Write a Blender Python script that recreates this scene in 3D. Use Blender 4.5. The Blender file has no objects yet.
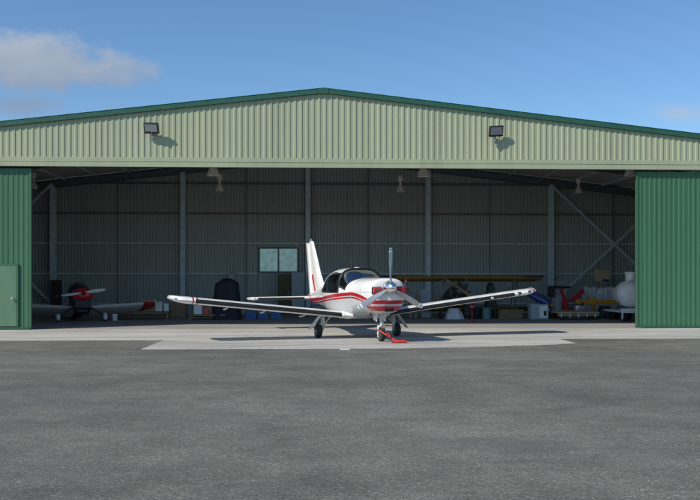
import bpy, bmesh, math, random
from math import sin, cos, tan, pi, radians, sqrt, atan2, copysign
from mathutils import Vector, Matrix, noise as mnoise

random.seed(7)
SC = bpy.context.scene
COL = SC.collection

# ------------------------------------------------------------------ camera numbers
FPX, HY, HC = 850.0, 280.0, 1.55          # focal length and horizon in photo pixels, eye height
AZ = radians(2.4)
FX, FY = sin(AZ), cos(AZ)
RX, RY = cos(AZ), -sin(AZ)
CX = -0.306
YF, YB = 27.03, 39.4                      # hangar front and back wall
HW = 17.2                                 # half width
RIDGE, SLOPE = 7.50, 0.1125

def W(px, py, d):
    x = (px - 350.0) / FPX * d
    return Vector((CX + FX*d + RX*x, FY*d + RY*x, HC - (py - HY)/FPX*d))
def G(px, py):
    return W(px, py, FPX*HC/(py - HY))
def depth_of(py):
    return FPX*HC/(py - HY)
def WX(px, Y):
    k = (px - 350.0)/FPX
    d = Y/(FY + RY*k)
    return CX + (FX + RX*k)*d
def WP(px, py, Y):
    k = (px - 350.0)/FPX
    return W(px, py, Y/(FY + RY*k))

# ------------------------------------------------------------------ materials
def newmat(name):
    m = bpy.data.materials.new(name); m.use_nodes = True
    nt = m.node_tree
    return m, nt, nt.nodes['Principled BSDF']
def N(nt, typ, **kw):
    n = nt.nodes.new(typ)
    for k, v in kw.items(): setattr(n, k, v)
    return n
def L(nt, a, b): nt.links.new(a, b)
def mathn(nt, op, a, b=None, c=None, clamp=False):
    n = nt.nodes.new('ShaderNodeMath'); n.operation = op; n.use_clamp = clamp
    for i, v in enumerate((a, b, c)):
        if v is None: continue
        if isinstance(v, (int, float)): n.inputs[i].default_value = v
        else: nt.links.new(v, n.inputs[i])
    return n.outputs[0]
def ramp(nt, fac, stops):
    n = nt.nodes.new('ShaderNodeValToRGB')
    el = n.color_ramp.elements
    while len(el) < len(stops): el.new(0.5)
    for e, (p, c) in zip(el, stops):
        e.position = p; e.color = (c[0], c[1], c[2], 1) if not isinstance(c, (int, float)) else (c, c, c, 1)
    nt.links.new(fac, n.inputs[0])
    return n.outputs[0]
def mix(nt, fac, a, b, mode='MIX'):
    n = nt.nodes.new('ShaderNodeMix'); n.data_type = 'RGBA'; n.blend_type = mode
    for sock, v in ((n.inputs[0], fac), (n.inputs[6], a), (n.inputs[7], b)):
        if isinstance(v, (int, float)): sock.default_value = v
        elif isinstance(v, tuple): sock.default_value = (v[0], v[1], v[2], 1)
        else: nt.links.new(v, sock)
    return n.outputs[2]
def noise_tex(nt, scale, detail=4, rough=0.55, coord='Object', stretch=None):
    tc = nt.nodes.new('ShaderNodeTexCoord')
    src = tc.outputs[coord]
    if stretch:
        mp = nt.nodes.new('ShaderNodeMapping'); mp.inputs['Scale'].default_value = stretch
        nt.links.new(src, mp.inputs[0]); src = mp.outputs[0]
    n = nt.nodes.new('ShaderNodeTexNoise')
    n.inputs['Scale'].default_value = scale; n.inputs['Detail'].default_value = detail
    n.inputs['Roughness'].default_value = rough
    nt.links.new(src, n.inputs['Vector'])
    return n.outputs[0]
def mat(name, col, rough=0.5, metal=0.0, var=0.18, scale=6.0, bump=0.0, bscale=40, stretch=None, coat=0.0, spec=None):
    m, nt, b = newmat(name)
    n = noise_tex(nt, scale, 5, 0.6, stretch=stretch)
    lo = tuple(c*(1-var) for c in col); hi = tuple(min(1, c*(1+var)) for c in col)
    L(nt, ramp(nt, n, [(0.3, lo), (0.7, hi)]), b.inputs['Base Color'])
    n2 = noise_tex(nt, scale*2.3, 3)
    L(nt, mathn(nt, 'MULTIPLY_ADD', n2, 0.25, rough-0.12, clamp=True), b.inputs['Roughness'])
    b.inputs['Metallic'].default_value = metal
    if coat: b.inputs['Coat Weight'].default_value = coat; b.inputs['Coat Roughness'].default_value = 0.08
    if spec is not None: b.inputs['Specular IOR Level'].default_value = spec
    if bump:
        bn = nt.nodes.new('ShaderNodeBump'); bn.inputs['Strength'].default_value = bump
        bn.inputs['Distance'].default_value = 0.02
        L(nt, noise_tex(nt, bscale, 4), bn.inputs['Height']); L(nt, bn.outputs[0], b.inputs['Normal'])
    return m

def sheet_mat(name, col, rough, streak=0.12, metal=0.0, dirt=0.12):
    """painted or galvanised profiled steel: faint vertical streaks, panel-to-panel change, dirt speckle"""
    m, nt, b = newmat(name)
    s = noise_tex(nt, 1.0, 5, 0.6, stretch=(3.0, 1.0, 0.12))
    tc = nt.nodes.new('ShaderNodeTexCoord'); sx = nt.nodes.new('ShaderNodeSeparateXYZ'); L(nt, tc.outputs['Object'], sx.inputs[0])
    fl = mathn(nt, 'FLOOR', mathn(nt, 'DIVIDE', sx.outputs[0], 0.76))
    wn = nt.nodes.new('ShaderNodeTexWhiteNoise'); wn.noise_dimensions = '1D'; L(nt, fl, wn.inputs['W'])
    f = mathn(nt, 'ADD', mathn(nt, 'MULTIPLY', mathn(nt, 'SUBTRACT', s, 0.5), streak*4),
              mathn(nt, 'MULTIPLY', mathn(nt, 'SUBTRACT', wn.outputs[0], 0.5), dirt*0.7))
    g = noise_tex(nt, 9, 6, 0.7)
    f = mathn(nt, 'ADD', f, mathn(nt, 'MULTIPLY', mathn(nt, 'SUBTRACT', g, 0.5), dirt))
    f = mathn(nt, 'ADD', f, 1.0)
    vm = nt.nodes.new('ShaderNodeVectorMath'); vm.operation = 'SCALE'
    vm.inputs[0].default_value = col; L(nt, f, vm.inputs['Scale'])
    L(nt, vm.outputs[0], b.inputs['Base Color'])
    b.inputs['Roughness'].default_value = rough; b.inputs['Metallic'].default_value = metal
    bn = nt.nodes.new('ShaderNodeBump'); bn.inputs['Strength'].default_value = 0.12; bn.inputs['Distance'].default_value = 0.03
    L(nt, noise_tex(nt, 1.4, 3), bn.inputs['Height']); L(nt, bn.outputs[0], b.inputs['Normal'])
    return m

def asphalt_mat():
    m, nt, b = newmat('asphalt')
    big = noise_tex(nt, 0.17, 6, 0.62, stretch=(0.7, 1.0, 1.0))
    mid = noise_tex(nt, 1.3, 7, 0.72, stretch=(0.8, 1.0, 1.0))
    grain = noise_tex(nt, 85, 3, 0.7)
    vt = nt.nodes.new('ShaderNodeTexVoronoi'); vt.inputs['Scale'].default_value = 75
    tc = nt.nodes.new('ShaderNodeTexCoord'); L(nt, tc.outputs['Object'], vt.inputs['Vector'])
    c = ramp(nt, big, [(0.30, (0.108, 0.104, 0.091)), (0.5, (0.156, 0.150, 0.130)), (0.72, (0.216, 0.207, 0.179))])
    c = mix(nt, 1.0, c, ramp(nt, mid, [(0.28, 0.68), (0.72, 1.28)]), 'MULTIPLY')
    c = mix(nt, 1.0, c, ramp(nt, grain, [(0.3, 0.55), (0.5, 1.0), (0.72, 1.6)]), 'MULTIPLY')
    sep = nt.nodes.new('ShaderNodeSeparateColor'); L(nt, vt.outputs['Color'], sep.inputs[0])
    c = mix(nt, 1.0, c, ramp(nt, sep.outputs[0], [(0.0, 0.66), (0.6, 1.0), (0.93, 1.2), (0.97, 1.6), (1.0, 2.0)]), 'MULTIPLY')
    # worn, dark sealed patches with ragged edge
    pat = noise_tex(nt, 0.36, 8, 0.68, stretch=(0.55, 1.0, 1.0))
    c = mix(nt, ramp(nt, pat, [(0.53, 0.0), (0.60, 0.5)]), c, (0.098, 0.096, 0.092))
    L(nt, c, b.inputs['Base Color'])
    b.inputs['Roughness'].default_value = 0.9; b.inputs['Specular IOR Level'].default_value = 0.3
    bn = nt.nodes.new('ShaderNodeBump'); bn.inputs['Strength'].default_value = 0.55; bn.inputs['Distance'].default_value = 0.012
    h = mathn(nt, 'ADD', vt.outputs['Distance'], mathn(nt, 'MULTIPLY', grain, 0.6))
    L(nt, h, bn.inputs['Height']); L(nt, bn.outputs[0], b.inputs['Normal'])
    return m

def concrete_mat(name, lo, hi, joints=True, stain=0.5):
    m, nt, b = newmat(name)
    n1 = noise_tex(nt, 0.55, 7, 0.62, stretch=(0.4, 1.0, 1.0)); n2 = noise_tex(nt, 7, 6, 0.7)
    c = ramp(nt, n1, [(0.32, lo), (0.66, hi)])
    c = mix(nt, 1.0, c, ramp(nt, n2, [(0.25, 0.80), (0.75, 1.14)]), 'MULTIPLY')
    st = noise_tex(nt, 0.8, 8, 0.7, stretch=(0.22, 1.3, 1.0))
    c = mix(nt, ramp(nt, st, [(0.48, 0.0), (0.64, stain)]), c, (0.20, 0.17, 0.13))
    sp = noise_tex(nt, 3.0, 3, 0.5)
    c = mix(nt, ramp(nt, sp, [(0.66, 0.0), (0.72, 0.35*stain)]), c, (0.10, 0.09, 0.08))
    if joints:
        tc = nt.nodes.new('ShaderNodeTexCoord'); sx = nt.nodes.new('ShaderNodeSeparateXYZ'); L(nt, tc.outputs['Object'], sx.inputs[0])
        jx = mathn(nt, 'LESS_THAN', mathn(nt, 'ABSOLUTE', mathn(nt, 'SUBTRACT', mathn(nt, 'FRACT', mathn(nt, 'DIVIDE', sx.outputs[0], 4.6)), 0.52)), 0.0025)
        jy = mathn(nt, 'LESS_THAN', mathn(nt, 'ABSOLUTE', mathn(nt, 'SUBTRACT', mathn(nt, 'FRACT', mathn(nt, 'DIVIDE', sx.outputs[1], 2.44)), 0.5)), 0.006)
        c = mix(nt, mathn(nt, 'MULTIPLY', mathn(nt, 'MAXIMUM', jx, jy), 0.30), c, (0.09, 0.085, 0.075))
    L(nt, c, b.inputs['Base Color'])
    b.inputs['Roughness'].default_value = 0.82
    bn = nt.nodes.new('ShaderNodeBump'); bn.inputs['Strength'].default_value = 0.15; bn.inputs['Distance'].default_value = 0.01
    L(nt, noise_tex(nt, 45, 4), bn.inputs['Height']); L(nt, bn.outputs[0], b.inputs['Normal'])
    return m

M = {}
M['asphalt'] = asphalt_mat()
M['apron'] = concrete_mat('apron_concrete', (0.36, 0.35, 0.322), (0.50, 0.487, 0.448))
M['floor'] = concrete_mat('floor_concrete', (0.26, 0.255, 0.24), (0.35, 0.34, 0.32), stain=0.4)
M['gable'] = sheet_mat('pale_green_steel', (0.332, 0.374, 0.246), 0.5, streak=0.07, dirt=0.15)
M['door'] = sheet_mat('dark_green_steel', (0.038, 0.125, 0.062), 0.48, streak=0.09, dirt=0.18)
M['wicket'] = mat('faded_green_steel', (0.098, 0.195, 0.118), 0.5, var=0.12, scale=3, stretch=(1, 1, 0.3))
M['trim'] = mat('green_trim_steel', (0.022, 0.095, 0.062), 0.38, var=0.12, scale=2)
M['lining'] = sheet_mat('inner_wall_steel', (0.44, 0.475, 0.465), 0.55, streak=0.03, dirt=0.10)
M['roofsheet'] = sheet_mat('roof_steel', (0.55, 0.53, 0.49), 0.5, streak=0.06)
M['steel'] = mat('galvanised_steel', (0.56, 0.65, 0.72), 0.45, metal=0.0, var=0.2, scale=5)
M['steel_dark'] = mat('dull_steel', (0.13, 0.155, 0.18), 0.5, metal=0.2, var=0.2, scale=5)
M['black'] = mat('black_plastic', (0.018, 0.018, 0.020), 0.45, var=0.3)
M['rubber'] = mat('tyre_rubber', (0.022, 0.022, 0.023), 0.8, var=0.35, scale=14, bump=0.2)
M['boot'] = mat('deicer_rubber', (0.013, 0.014, 0.017), 0.55, var=0.3, scale=3)
M['white'] = mat('white_paint', (0.78, 0.78, 0.76), 0.28, var=0.04, scale=2, coat=0.4)
M['dullwhite'] = mat('worn_white', (0.80, 0.80, 0.79), 0.45, var=0.10, scale=5)
M['red'] = mat('red_paint', (0.50, 0.018, 0.030), 0.32, var=0.12, scale=4, coat=0.3)
M['plug'] = mat('red_foam', (0.46, 0.02, 0.03), 0.7, var=0.25, scale=18, bump=0.3)
M['towred'] = mat('orange_red_paint', (0.56, 0.035, 0.025), 0.45, var=0.18, scale=10)
M['chrome'] = mat('polished_metal', (0.80, 0.80, 0.80), 0.16, metal=1.0, var=0.05, scale=3)
M['alu'] = mat('aluminium', (0.50, 0.51, 0.52), 0.36, metal=0.85, var=0.12, scale=6)
M['blade'] = mat('blade_grey', (0.42, 0.43, 0.44), 0.33, metal=0.55, var=0.10, scale=6)
M['gear'] = mat('gear_grey', (0.55, 0.56, 0.55), 0.4, metal=0.2, var=0.12, scale=8)
M['glassdark'] = mat('tinted_canopy', (0.010, 0.014, 0.022), 0.14, var=0.2, scale=3, coat=1.0)
M['sideglass'] = mat('smoked_side_glass', (0.035, 0.04, 0.045), 0.13, var=0.3, scale=3, coat=1.0)
M['belly'] = mat('dark_belly_paint', (0.035, 0.012, 0.014), 0.4, var=0.2)
M['cabin'] = mat('cabin_trim', (0.05, 0.05, 0.052), 0.7)
M['seat'] = mat('seat_fabric', (0.13, 0.13, 0.135), 0.8, var=0.2, scale=20)
M['lens'] = mat('lamp_lens', (0.27, 0.29, 0.31), 0.2, var=0.15, scale=25, coat=0.6)
M['navred'] = mat('red_lens', (0.5, 0.01, 0.01), 0.15, var=0.05)
M['lampwhite'] = mat('enamel_shade', (0.62, 0.60, 0.54), 0.4, var=0.12, scale=8)
M['mustard'] = mat('mustard_fabric', (0.52, 0.30, 0.06), 0.55, var=0.15, scale=3)
M['darkgreen'] = mat('dark_green_fabric', (0.022, 0.035, 0.028), 0.5, var=0.3, scale=3)
M['engine'] = mat('engine_metal', (0.09, 0.085, 0.08), 0.45, metal=0.5, var=0.5, scale=14)
M['wood'] = mat('raw_timber', (0.26, 0.17, 0.095), 0.7, var=0.3, scale=3, stretch=(6, 6, 1))
M['palewood'] = mat('plywood', (0.48, 0.37, 0.22), 0.7, var=0.15, scale=3, stretch=(1, 1, 5))
M['olive'] = mat('olive_board', (0.085, 0.075, 0.030), 0.6, var=0.2, scale=3)
M['card'] = mat('cardboard', (0.34, 0.235, 0.14), 0.85, var=0.15, scale=6)
M['greylock'] = mat('grey_cabinet', (0.36, 0.41, 0.45), 0.5, var=0.08, scale=3)
M['blue'] = mat('blue_plastic', (0.03, 0.10, 0.30), 0.45, var=0.2)
M['bluepaint'] = mat('blue_paint', (0.03, 0.07, 0.24), 0.35, var=0.15, coat=0.3)
M['pink'] = mat('faded_pink', (0.42, 0.07, 0.12), 0.5, var=0.2)
M['teal'] = mat('teal_drum', (0.10, 0.22, 0.24), 0.5, var=0.2)
M['yellow'] = mat('yellow_paint', (0.58, 0.28, 0.02), 0.45, var=0.18, scale=7)
M['sheetgrey'] = mat('grey_tarpaulin', (0.58, 0.60, 0.62), 0.55, var=0.15, scale=5, bump=0.3, bscale=14)
M['covernavy'] = mat('navy_cover', (0.014, 0.017, 0.028), 0.75, var=0.4, scale=5, bump=0.4, bscale=12)
M['linewhite'] = mat('worn_white_line', (0.62, 0.61, 0.58), 0.8, var=0.25, scale=20)

# window pane, seen from inside against the daylight
def pane_mat():
    m, nt, b = newmat('dusty_pane')
    out = nt.nodes['Material Output']
    tr = nt.nodes.new('ShaderNodeBsdfTransparent'); tr.inputs[0].default_value = (0.72, 0.80, 0.75, 1)
    tl = nt.nodes.new('ShaderNodeBsdfTranslucent')
    n = noise_tex(nt, 3.5, 9, 0.8)
    L(nt, ramp(nt, n, [(0.36, (0.34, 0.46, 0.38)), (0.5, (0.66, 0.76, 0.68)), (0.66, (0.92, 0.97, 0.92))]), tl.inputs[0])
    gl = nt.nodes.new('ShaderNodeBsdfGlossy'); gl.inputs['Roughness'].default_value = 0.08
    a = nt.nodes.new('ShaderNodeMixShader'); a.inputs[0].default_value = 0.62
    L(nt, tr.outputs[0], a.inputs[1]); L(nt, tl.outputs[0], a.inputs[2])
    c = nt.nodes.new('ShaderNodeMixShader'); c.inputs[0].default_value = 0.05
    L(nt, a.outputs[0], c.inputs[1]); L(nt, gl.outputs[0], c.inputs[2])
    L(nt, c.outputs[0], out.inputs[0])
    return m
M['pane'] = pane_mat()

def canopy_glass():
    m, nt, b = newmat('canopy_glass')
    out = nt.nodes['Material Output']
    tr = nt.nodes.new('ShaderNodeBsdfTransparent'); tr.inputs[0].default_value = (0.36, 0.40, 0.44, 1)
    gl = nt.nodes.new('ShaderNodeBsdfGlossy'); gl.inputs['Roughness'].default_value = 0.03; gl.inputs[0].default_value = (0.9, 0.93, 1, 1)
    lw = nt.nodes.new('ShaderNodeFresnel'); lw.inputs[0].default_value = 1.52
    mx = nt.nodes.new('ShaderNodeMixShader')
    L(nt, mathn(nt, 'MULTIPLY_ADD', lw.outputs[0], 1.2, 0.20, clamp=True), mx.inputs[0]); L(nt, tr.outputs[0], mx.inputs[1]); L(nt, gl.outputs[0], mx.inputs[2])
    L(nt, mx.outputs[0], out.inputs[0])
    return m
M['canopyglass'] = canopy_glass()

def yellow_stain_mat():
    m, nt, b = newmat('faded_yellow_paint')
    n = noise_tex(nt, 6, 7, 0.75, stretch=(0.6, 1, 1))
    L(nt, ramp(nt, n, [(0.42, (0.40, 0.375, 0.33)), (0.62, (0.47, 0.33, 0.15))]), b.inputs['Base Color'])
    b.inputs['Roughness'].default_value = 0.85
    return m
M['stain'] = yellow_stain_mat()

def livery_mat():
    """white fuselage with the red double cheat line that dips to the cowl; pattern in the paint, in aircraft metres"""
    m, nt, b = newmat('fuselage_paint')
    tc = nt.nodes.new('ShaderNodeTexCoord'); sx = nt.nodes.new('ShaderNodeSeparateXYZ'); L(nt, tc.outputs['Object'], sx.inputs[0])
    s = mathn(nt, 'ADD', sx.outputs[1], 0.90); z = sx.outputs[2]
    fc = nt.nodes.new('ShaderNodeFloatCurve')
    pts = [(0.0, 0.995), (0.42, 0.995), (0.7, 1.06), (1.1, 1.135), (1.5, 1.175), (1.9, 1.165), (3.0, 1.10), (4.6, 1.0), (6.2, 0.93), (8.0, 0.88)]
    cv = fc.mapping.curves[0]
    cv.points[0].location = (0, pts[0][1]/2); cv.points[1].location = (1, pts[-1][1]/2)
    for (a, c) in pts[1:-1]: cv.points.new(a/8.0, c/2)
    fc.mapping.update()
    L(nt, mathn(nt, 'DIVIDE', s, 8.0), fc.inputs['Value'])
    rel = mathn(nt, 'SUBTRACT', z, mathn(nt, 'MULTIPLY', fc.outputs[0], 2.0))
    def band(v, c, hw):
        return mathn(nt, 'LESS_THAN', mathn(nt, 'ABSOLUTE', mathn(nt, 'SUBTRACT', v, c)), hw)
    m1 = band(rel, 0.012, 0.046); m2 = band(rel, -0.078, 0.022)
    chin = mathn(nt, 'MULTIPLY', band(z, 0.845, 0.058), mathn(nt, 'LESS_THAN', mathn(nt, 'ADD', s, mathn(nt, 'MULTIPLY', mathn(nt, 'SUBTRACT', 0.903, z), 1.2)), 0.80))
    tail = mathn(nt, 'MULTIPLY', mathn(nt, 'GREATER_THAN', s, 6.75), mathn(nt, 'LESS_THAN', z, 1.06))
    nose_cut = mathn(nt, 'GREATER_THAN', s, 0.52)
    m2 = mathn(nt, 'MULTIPLY', m2, nose_cut)
    msk = mathn(nt, 'MAXIMUM', mathn(nt, 'MAXIMUM', m1, m2), mathn(nt, 'MAXIMUM', chin, tail))
    n = noise_tex(nt, 3, 5)
    wh = ramp(nt, n, [(0.3, (0.74, 0.74, 0.72)), (0.7, (0.80, 0.80, 0.79))])
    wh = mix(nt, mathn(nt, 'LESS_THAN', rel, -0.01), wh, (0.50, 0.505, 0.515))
    ln = None
    for sv in (0.98, 4.78, 5.45, 6.3, 6.9):
        q = band(s, sv, 0.006); ln = q if ln is None else mathn(nt, 'MAXIMUM', ln, q)
    ln = mathn(nt, 'MAXIMUM', ln, mathn(nt, 'MULTIPLY', band(z, 1.245, 0.005), mathn(nt, 'LESS_THAN', s, 1.62)))
    pc = mix(nt, msk, wh, (0.44, 0.014, 0.022))
    soot = noise_tex(nt, 5, 6, 0.7, stretch=(1, 0.25, 1))
    geo = nt.nodes.new('ShaderNodeNewGeometry')
    pc = mix(nt, mathn(nt, 'MULTIPLY', mathn(nt, 'LESS_THAN', z, 0.74), ramp(nt, soot, [(0.42, 0.0), (0.66, 0.55)])), pc, (0.22, 0.20, 0.18))
    pc = mix(nt, mathn(nt, 'MULTIPLY', ln, 0.6), pc, (0.12, 0.12, 0.12))
    L(nt, mix(nt, geo.outputs['Backfacing'], pc, (0.07, 0.07, 0.075)), b.inputs['Base Color'])
    b.inputs['Roughness'].default_value = 0.24; b.inputs['Coat Weight'].default_value = 0.5; b.inputs['Coat Roughness'].default_value = 0.06
    return m
M['livery'] = livery_mat()

def wing_mat():
    m, nt, b = newmat('wing_paint')
    tc = nt.nodes.new('ShaderNodeTexCoord'); sx = nt.nodes.new('ShaderNodeSeparateXYZ'); L(nt, tc.outputs['Object'], sx.inputs[0])
    x = sx.outputs[0]
    def band(c, hw): return mathn(nt, 'LESS_THAN', mathn(nt, 'ABSOLUTE', mathn(nt, 'SUBTRACT', x, c)), hw)
    msk = mathn(nt, 'MAXIMUM', mathn(nt, 'MAXIMUM', band(-4.56, 0.022), band(-4.445, 0.022)), band(5.10, 0.035))
    wh = ramp(nt, noise_tex(nt, 2.5, 5), [(0.3, (0.74, 0.74, 0.72)), (0.7, (0.80, 0.80, 0.78))])
    L(nt, mix(nt, msk, wh, (0.44, 0.014, 0.03)), b.inputs['Base Color'])
    b.inputs['Roughness'].default_value = 0.26; b.inputs['Coat Weight'].default_value = 0.4
    return m
M['wing'] = wing_mat()

# ------------------------------------------------------------------ mesh helper
class MB:
    def __init__(self, xf=None): self.v = []; self.f = []; self.xf = xf
    def add(self, vs, fs):
        o = len(self.v); self.v += [Vector(p) for p in vs]; self.f += [tuple(i+o for i in f) for f in fs]
    def box(self, c, s, rot=None):
        hx, hy, hz = s[0]/2, s[1]/2, s[2]/2
        vs = [Vector((x, y, z)) for x in (-hx, hx) for y in (-hy, hy) for z in (-hz, hz)]
        if rot is not None: vs = [rot @ p for p in vs]
        vs = [p + Vector(c) for p in vs]
        self.add(vs, [(0, 1, 3, 2), (4, 6, 7, 5), (0, 4, 5, 1), (2, 3, 7, 6), (0, 2, 6, 4), (1, 5, 7, 3)])
    def bar(self, p, q, w, h, up=(0, 0, 1)):
        p, q = Vector(p), Vector(q); d = (q-p).normalized(); u = Vector(up)
        s = d.cross(u)
        if s.length < 1e-4: s = d.cross(Vector((1, 0, 0)))
        s.normalize(); u = s.cross(d)
        vs = []
        for e in (p, q):
            for a, b in ((-1, -1), (1, -1), (1, 1), (-1, 1)): vs.append(e + s*a*w/2 + u*b*h/2)
        self.add(vs, [(0, 1, 2, 3), (7, 6, 5, 4), (0, 4, 5, 1), (1, 5, 6, 2), (2, 6, 7, 3), (3, 7, 4, 0)])
    def loft(self, rings, cap0=True, cap1=True, closed=True):
        n = len(rings[0]); o = len(self.v)
        for r in rings: self.v += [Vector(p) for p in r]
        for i in range(len(rings)-1):
            for j in range(n if closed else n-1):
                k = (j+1) % n
                self.f.append((o+i*n+j, o+i*n+k, o+(i+1)*n+k, o+(i+1)*n+j))
        if closed and cap0: self.f.append(tuple(o+j for j in range(n)))
        if closed and cap1: self.f.append(tuple(o+(len(rings)-1)*n+j for j in reversed(range(n))))
    def tube(self, pts, r, n=10):
        pts = [Vector(p) for p in pts]; rings = []
        for i, p in enumerate(pts):
            d = (pts[min(i+1, len(pts)-1)] - pts[max(i-1, 0)]).normalized()
            a = d.cross(Vector((0, 0, 1)))
            if a.length < 1e-3: a = d.cross(Vector((1, 0, 0)))
            a.normalize(); b = d.cross(a)
            rr = r[i] if isinstance(r, (list, tuple)) else r
            rings.append([p + a*rr*cos(2*pi*k/n) + b*rr*sin(2*pi*k/n) for k in range(n)])
        self.loft(rings)
    def lathe(self, prof, origin, axis, n=24, cap0=True, cap1=True):
        ax = Vector(axis).normalized(); a = ax.cross(Vector((0, 0, 1)))
        if a.length < 1e-3: a = ax.cross(Vector((1, 0, 0)))
        a.normalize(); b = ax.cross(a); o = Vector(origin)
        self.loft([[o + ax*h + (a*cos(2*pi*k/n) + b*sin(2*pi*k/n))*max(r, 1e-4) for k in range(n)] for (r, h) in prof], cap0, cap1)
    def prism(self, poly, off):
        n = len(poly); off = Vector(off)
        self.loft([poly, [Vector(p)+off for p in poly]])
    def build(self, name, m, parent=None, bevel=0.0, angle=35, flat=False, seg=2):
        vs = self.v
        if self.xf is not None: vs = [self.xf @ p for p in vs]
        me = bpy.data.meshes.new(name); me.from_pydata([tuple(p) for p in vs], [], self.f)
        bm = bmesh.new(); bm.from_mesh(me)
        bmesh.ops.remove_doubles(bm, verts=bm.verts, dist=1e-5)
        bmesh.ops.recalc_face_normals(bm, faces=bm.faces)
        bm.to_mesh(me); bm.free(); me.update()
        if not flat:
            for p in me.polygons: p.use_smooth = True
            me.set_sharp_from_angle(angle=radians(angle))
        ob = bpy.data.objects.new(name, me); COL.objects.link(ob)
        me.materials.append(m)
        if parent is not None: ob.parent = parent
        if bevel:
            bv = ob.modifiers.new('bevel', 'BEVEL'); bv.width = bevel; bv.segments = seg; bv.limit_method = 'ANGLE'; bv.angle_limit = radians(40)
        return ob

def tag(o, label, cat, group=None):
    o['label'] = label; o['category'] = cat
    if group: o['group'] = group
    return o
def thing(name, loc, label, cat, group=None, rz=0.0):
    o = bpy.data.objects.new(name, None); COL.objects.link(o)
    o.empty_display_size = 0.3; o.location = loc; o.rotation_euler = (0, 0, rz)
    return tag(o, label, cat, group)
def struct(o): o['kind'] = 'structure'; return o
def copy_tree(o, parent=None):
    c = o.copy(); COL.objects.link(c); c.parent = parent
    for ch in list(o.children): copy_tree(ch, c)
    return c

# ------------------------------------------------------------------ setting: ground
XL, XR = -HW, HW
YA = 22.14                                        # front edge of the concrete strip
YP = 19.2                                         # front edge of the pad under the aircraft
PX0, PX1 = -4.2, 6.15
mb = MB(); mb.add([(-900, -300, -0.006), (900, -300, -0.006), (900, 1500, -0.006), (-900, 1500, -0.006)], [(0, 1, 2, 3)])
struct(mb.build('ground', M['asphalt'], flat=True))
# apron strip with a slightly uneven poured edge, and the pad
def edge(x): return 0.05*mnoise.noise(Vector((x*0.6, 3.1, 0))) + 0.03*mnoise.noise(Vector((x*2.1, 9.1, 0)))
mb = MB()
xs = [XL-6 + i*(HW*2+12)/160 for i in range(161)]
mb.loft([[(x, YA+edge(x), -0.002) for x in xs], [(x, YF+0.16, -0.002) for x in xs]], closed=False)
struct(mb.build('concrete_apron', M['apron'], flat=True))
mb = MB()
xs = [PX0 + i*(PX1-PX0)/90 for i in range(91)]
def padedge(x):
    t = max(0.0, (x-1.0)/(PX1-1.0)); return YP + edge(x*1.3+40)*1.6 + 0.05*mnoise.noise(Vector((x*5, 2, 0))) + 1.35*t**1.8
mb.loft([[(x + (0.12*mnoise.noise(Vector((x*3, 0, 1)))), padedge(x), -0.002) for x in xs], [(x + 0.0, YA+edge(x)-0.004, -0.002) for x in xs]], closed=False)
struct(mb.build('concrete_pad', M['apron'], flat=True))
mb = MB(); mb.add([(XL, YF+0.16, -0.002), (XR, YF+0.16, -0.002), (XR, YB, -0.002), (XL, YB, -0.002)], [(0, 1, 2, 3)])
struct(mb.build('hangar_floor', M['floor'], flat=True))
# worn markings
p = G(345, 349.2)
mb = MB(); mb.add([(p.x-.11, p.y-.16, -0.001), (p.x+.12, p.y-.18, -0.001), (p.x+.09, p.y+.14, -0.001), (p.x-.13, p.y+.16, -0.001)], [(0, 1, 2, 3)])
o = struct(mb.build('painted_marking', M['linewhite'], flat=True))
p, q = G(257, 342.3), G(288, 341.8)
mb = MB(); mb.add([(p.x, p.y-.13, 0.001), (q.x, p.y-.10, 0.001), (q.x-.05, p.y+.16, 0.001), (p.x+.04, p.y+.12, 0.001)], [(0, 1, 2, 3)])
struct(mb.build('painted_marking', M['stain'], flat=True))
p, q = G(397, 342.6), G(417, 342.2)
mb = MB(); mb.add([(p.x, p.y-.10, 0.001), (q.x, p.y-.08, 0.001), (q.x-.05, p.y+.12, 0.001), (p.x+.04, p.y+.10, 0.001)], [(0, 1, 2, 3)])
struct(mb.build('painted_marking', M['stain'], flat=True))

# ------------------------------------------------------------------ hangar
hangar = thing('hangar', (0, YF, 0), 'big steel hangar with pale green ribbed gable and wide open dark green doors', 'hangar')
HI = Matrix.Translation((0, -YF, 0))                     # hangar parts are written in world metres
def HMB(): return MB(HI)
def roof_z(x): return RIDGE - SLOPE*abs(x)

def sheet(mb, x0, x1, z0, z1, Y, pitch, depth, toward=-1, rib=0.30, side=0.13):
    """profiled steel sheet in the plane y=Y, ribs standing out toward the viewer (toward=-1)"""
    pts = []; x = x0
    fz0 = z0 if callable(z0) else (lambda x: z0)
    fz1 = z1 if callable(z1) else (lambda x: z1)
    prof = [(0.0, 0), (1-rib-2*side, 0), (1-rib-side, 1), (1-side, 1)]
    n = int((x1-x0)/pitch)+1
    for i in range(n):
        for u, d in prof:
            xx = x0 + (i+u)*pitch
            if xx > x1: break
            pts.append((xx, Y + toward*depth*d))
    pts.append((x1, Y))
    mb.loft([[(x, y, fz0(x)) for x, y in pts], [(x, y, fz1(x)) for x, y in pts]], closed=False)

DOOR_TOP = 5.09
xd0, xd1 = WX(31.6, YF), WX(635.8, YF)
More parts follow.
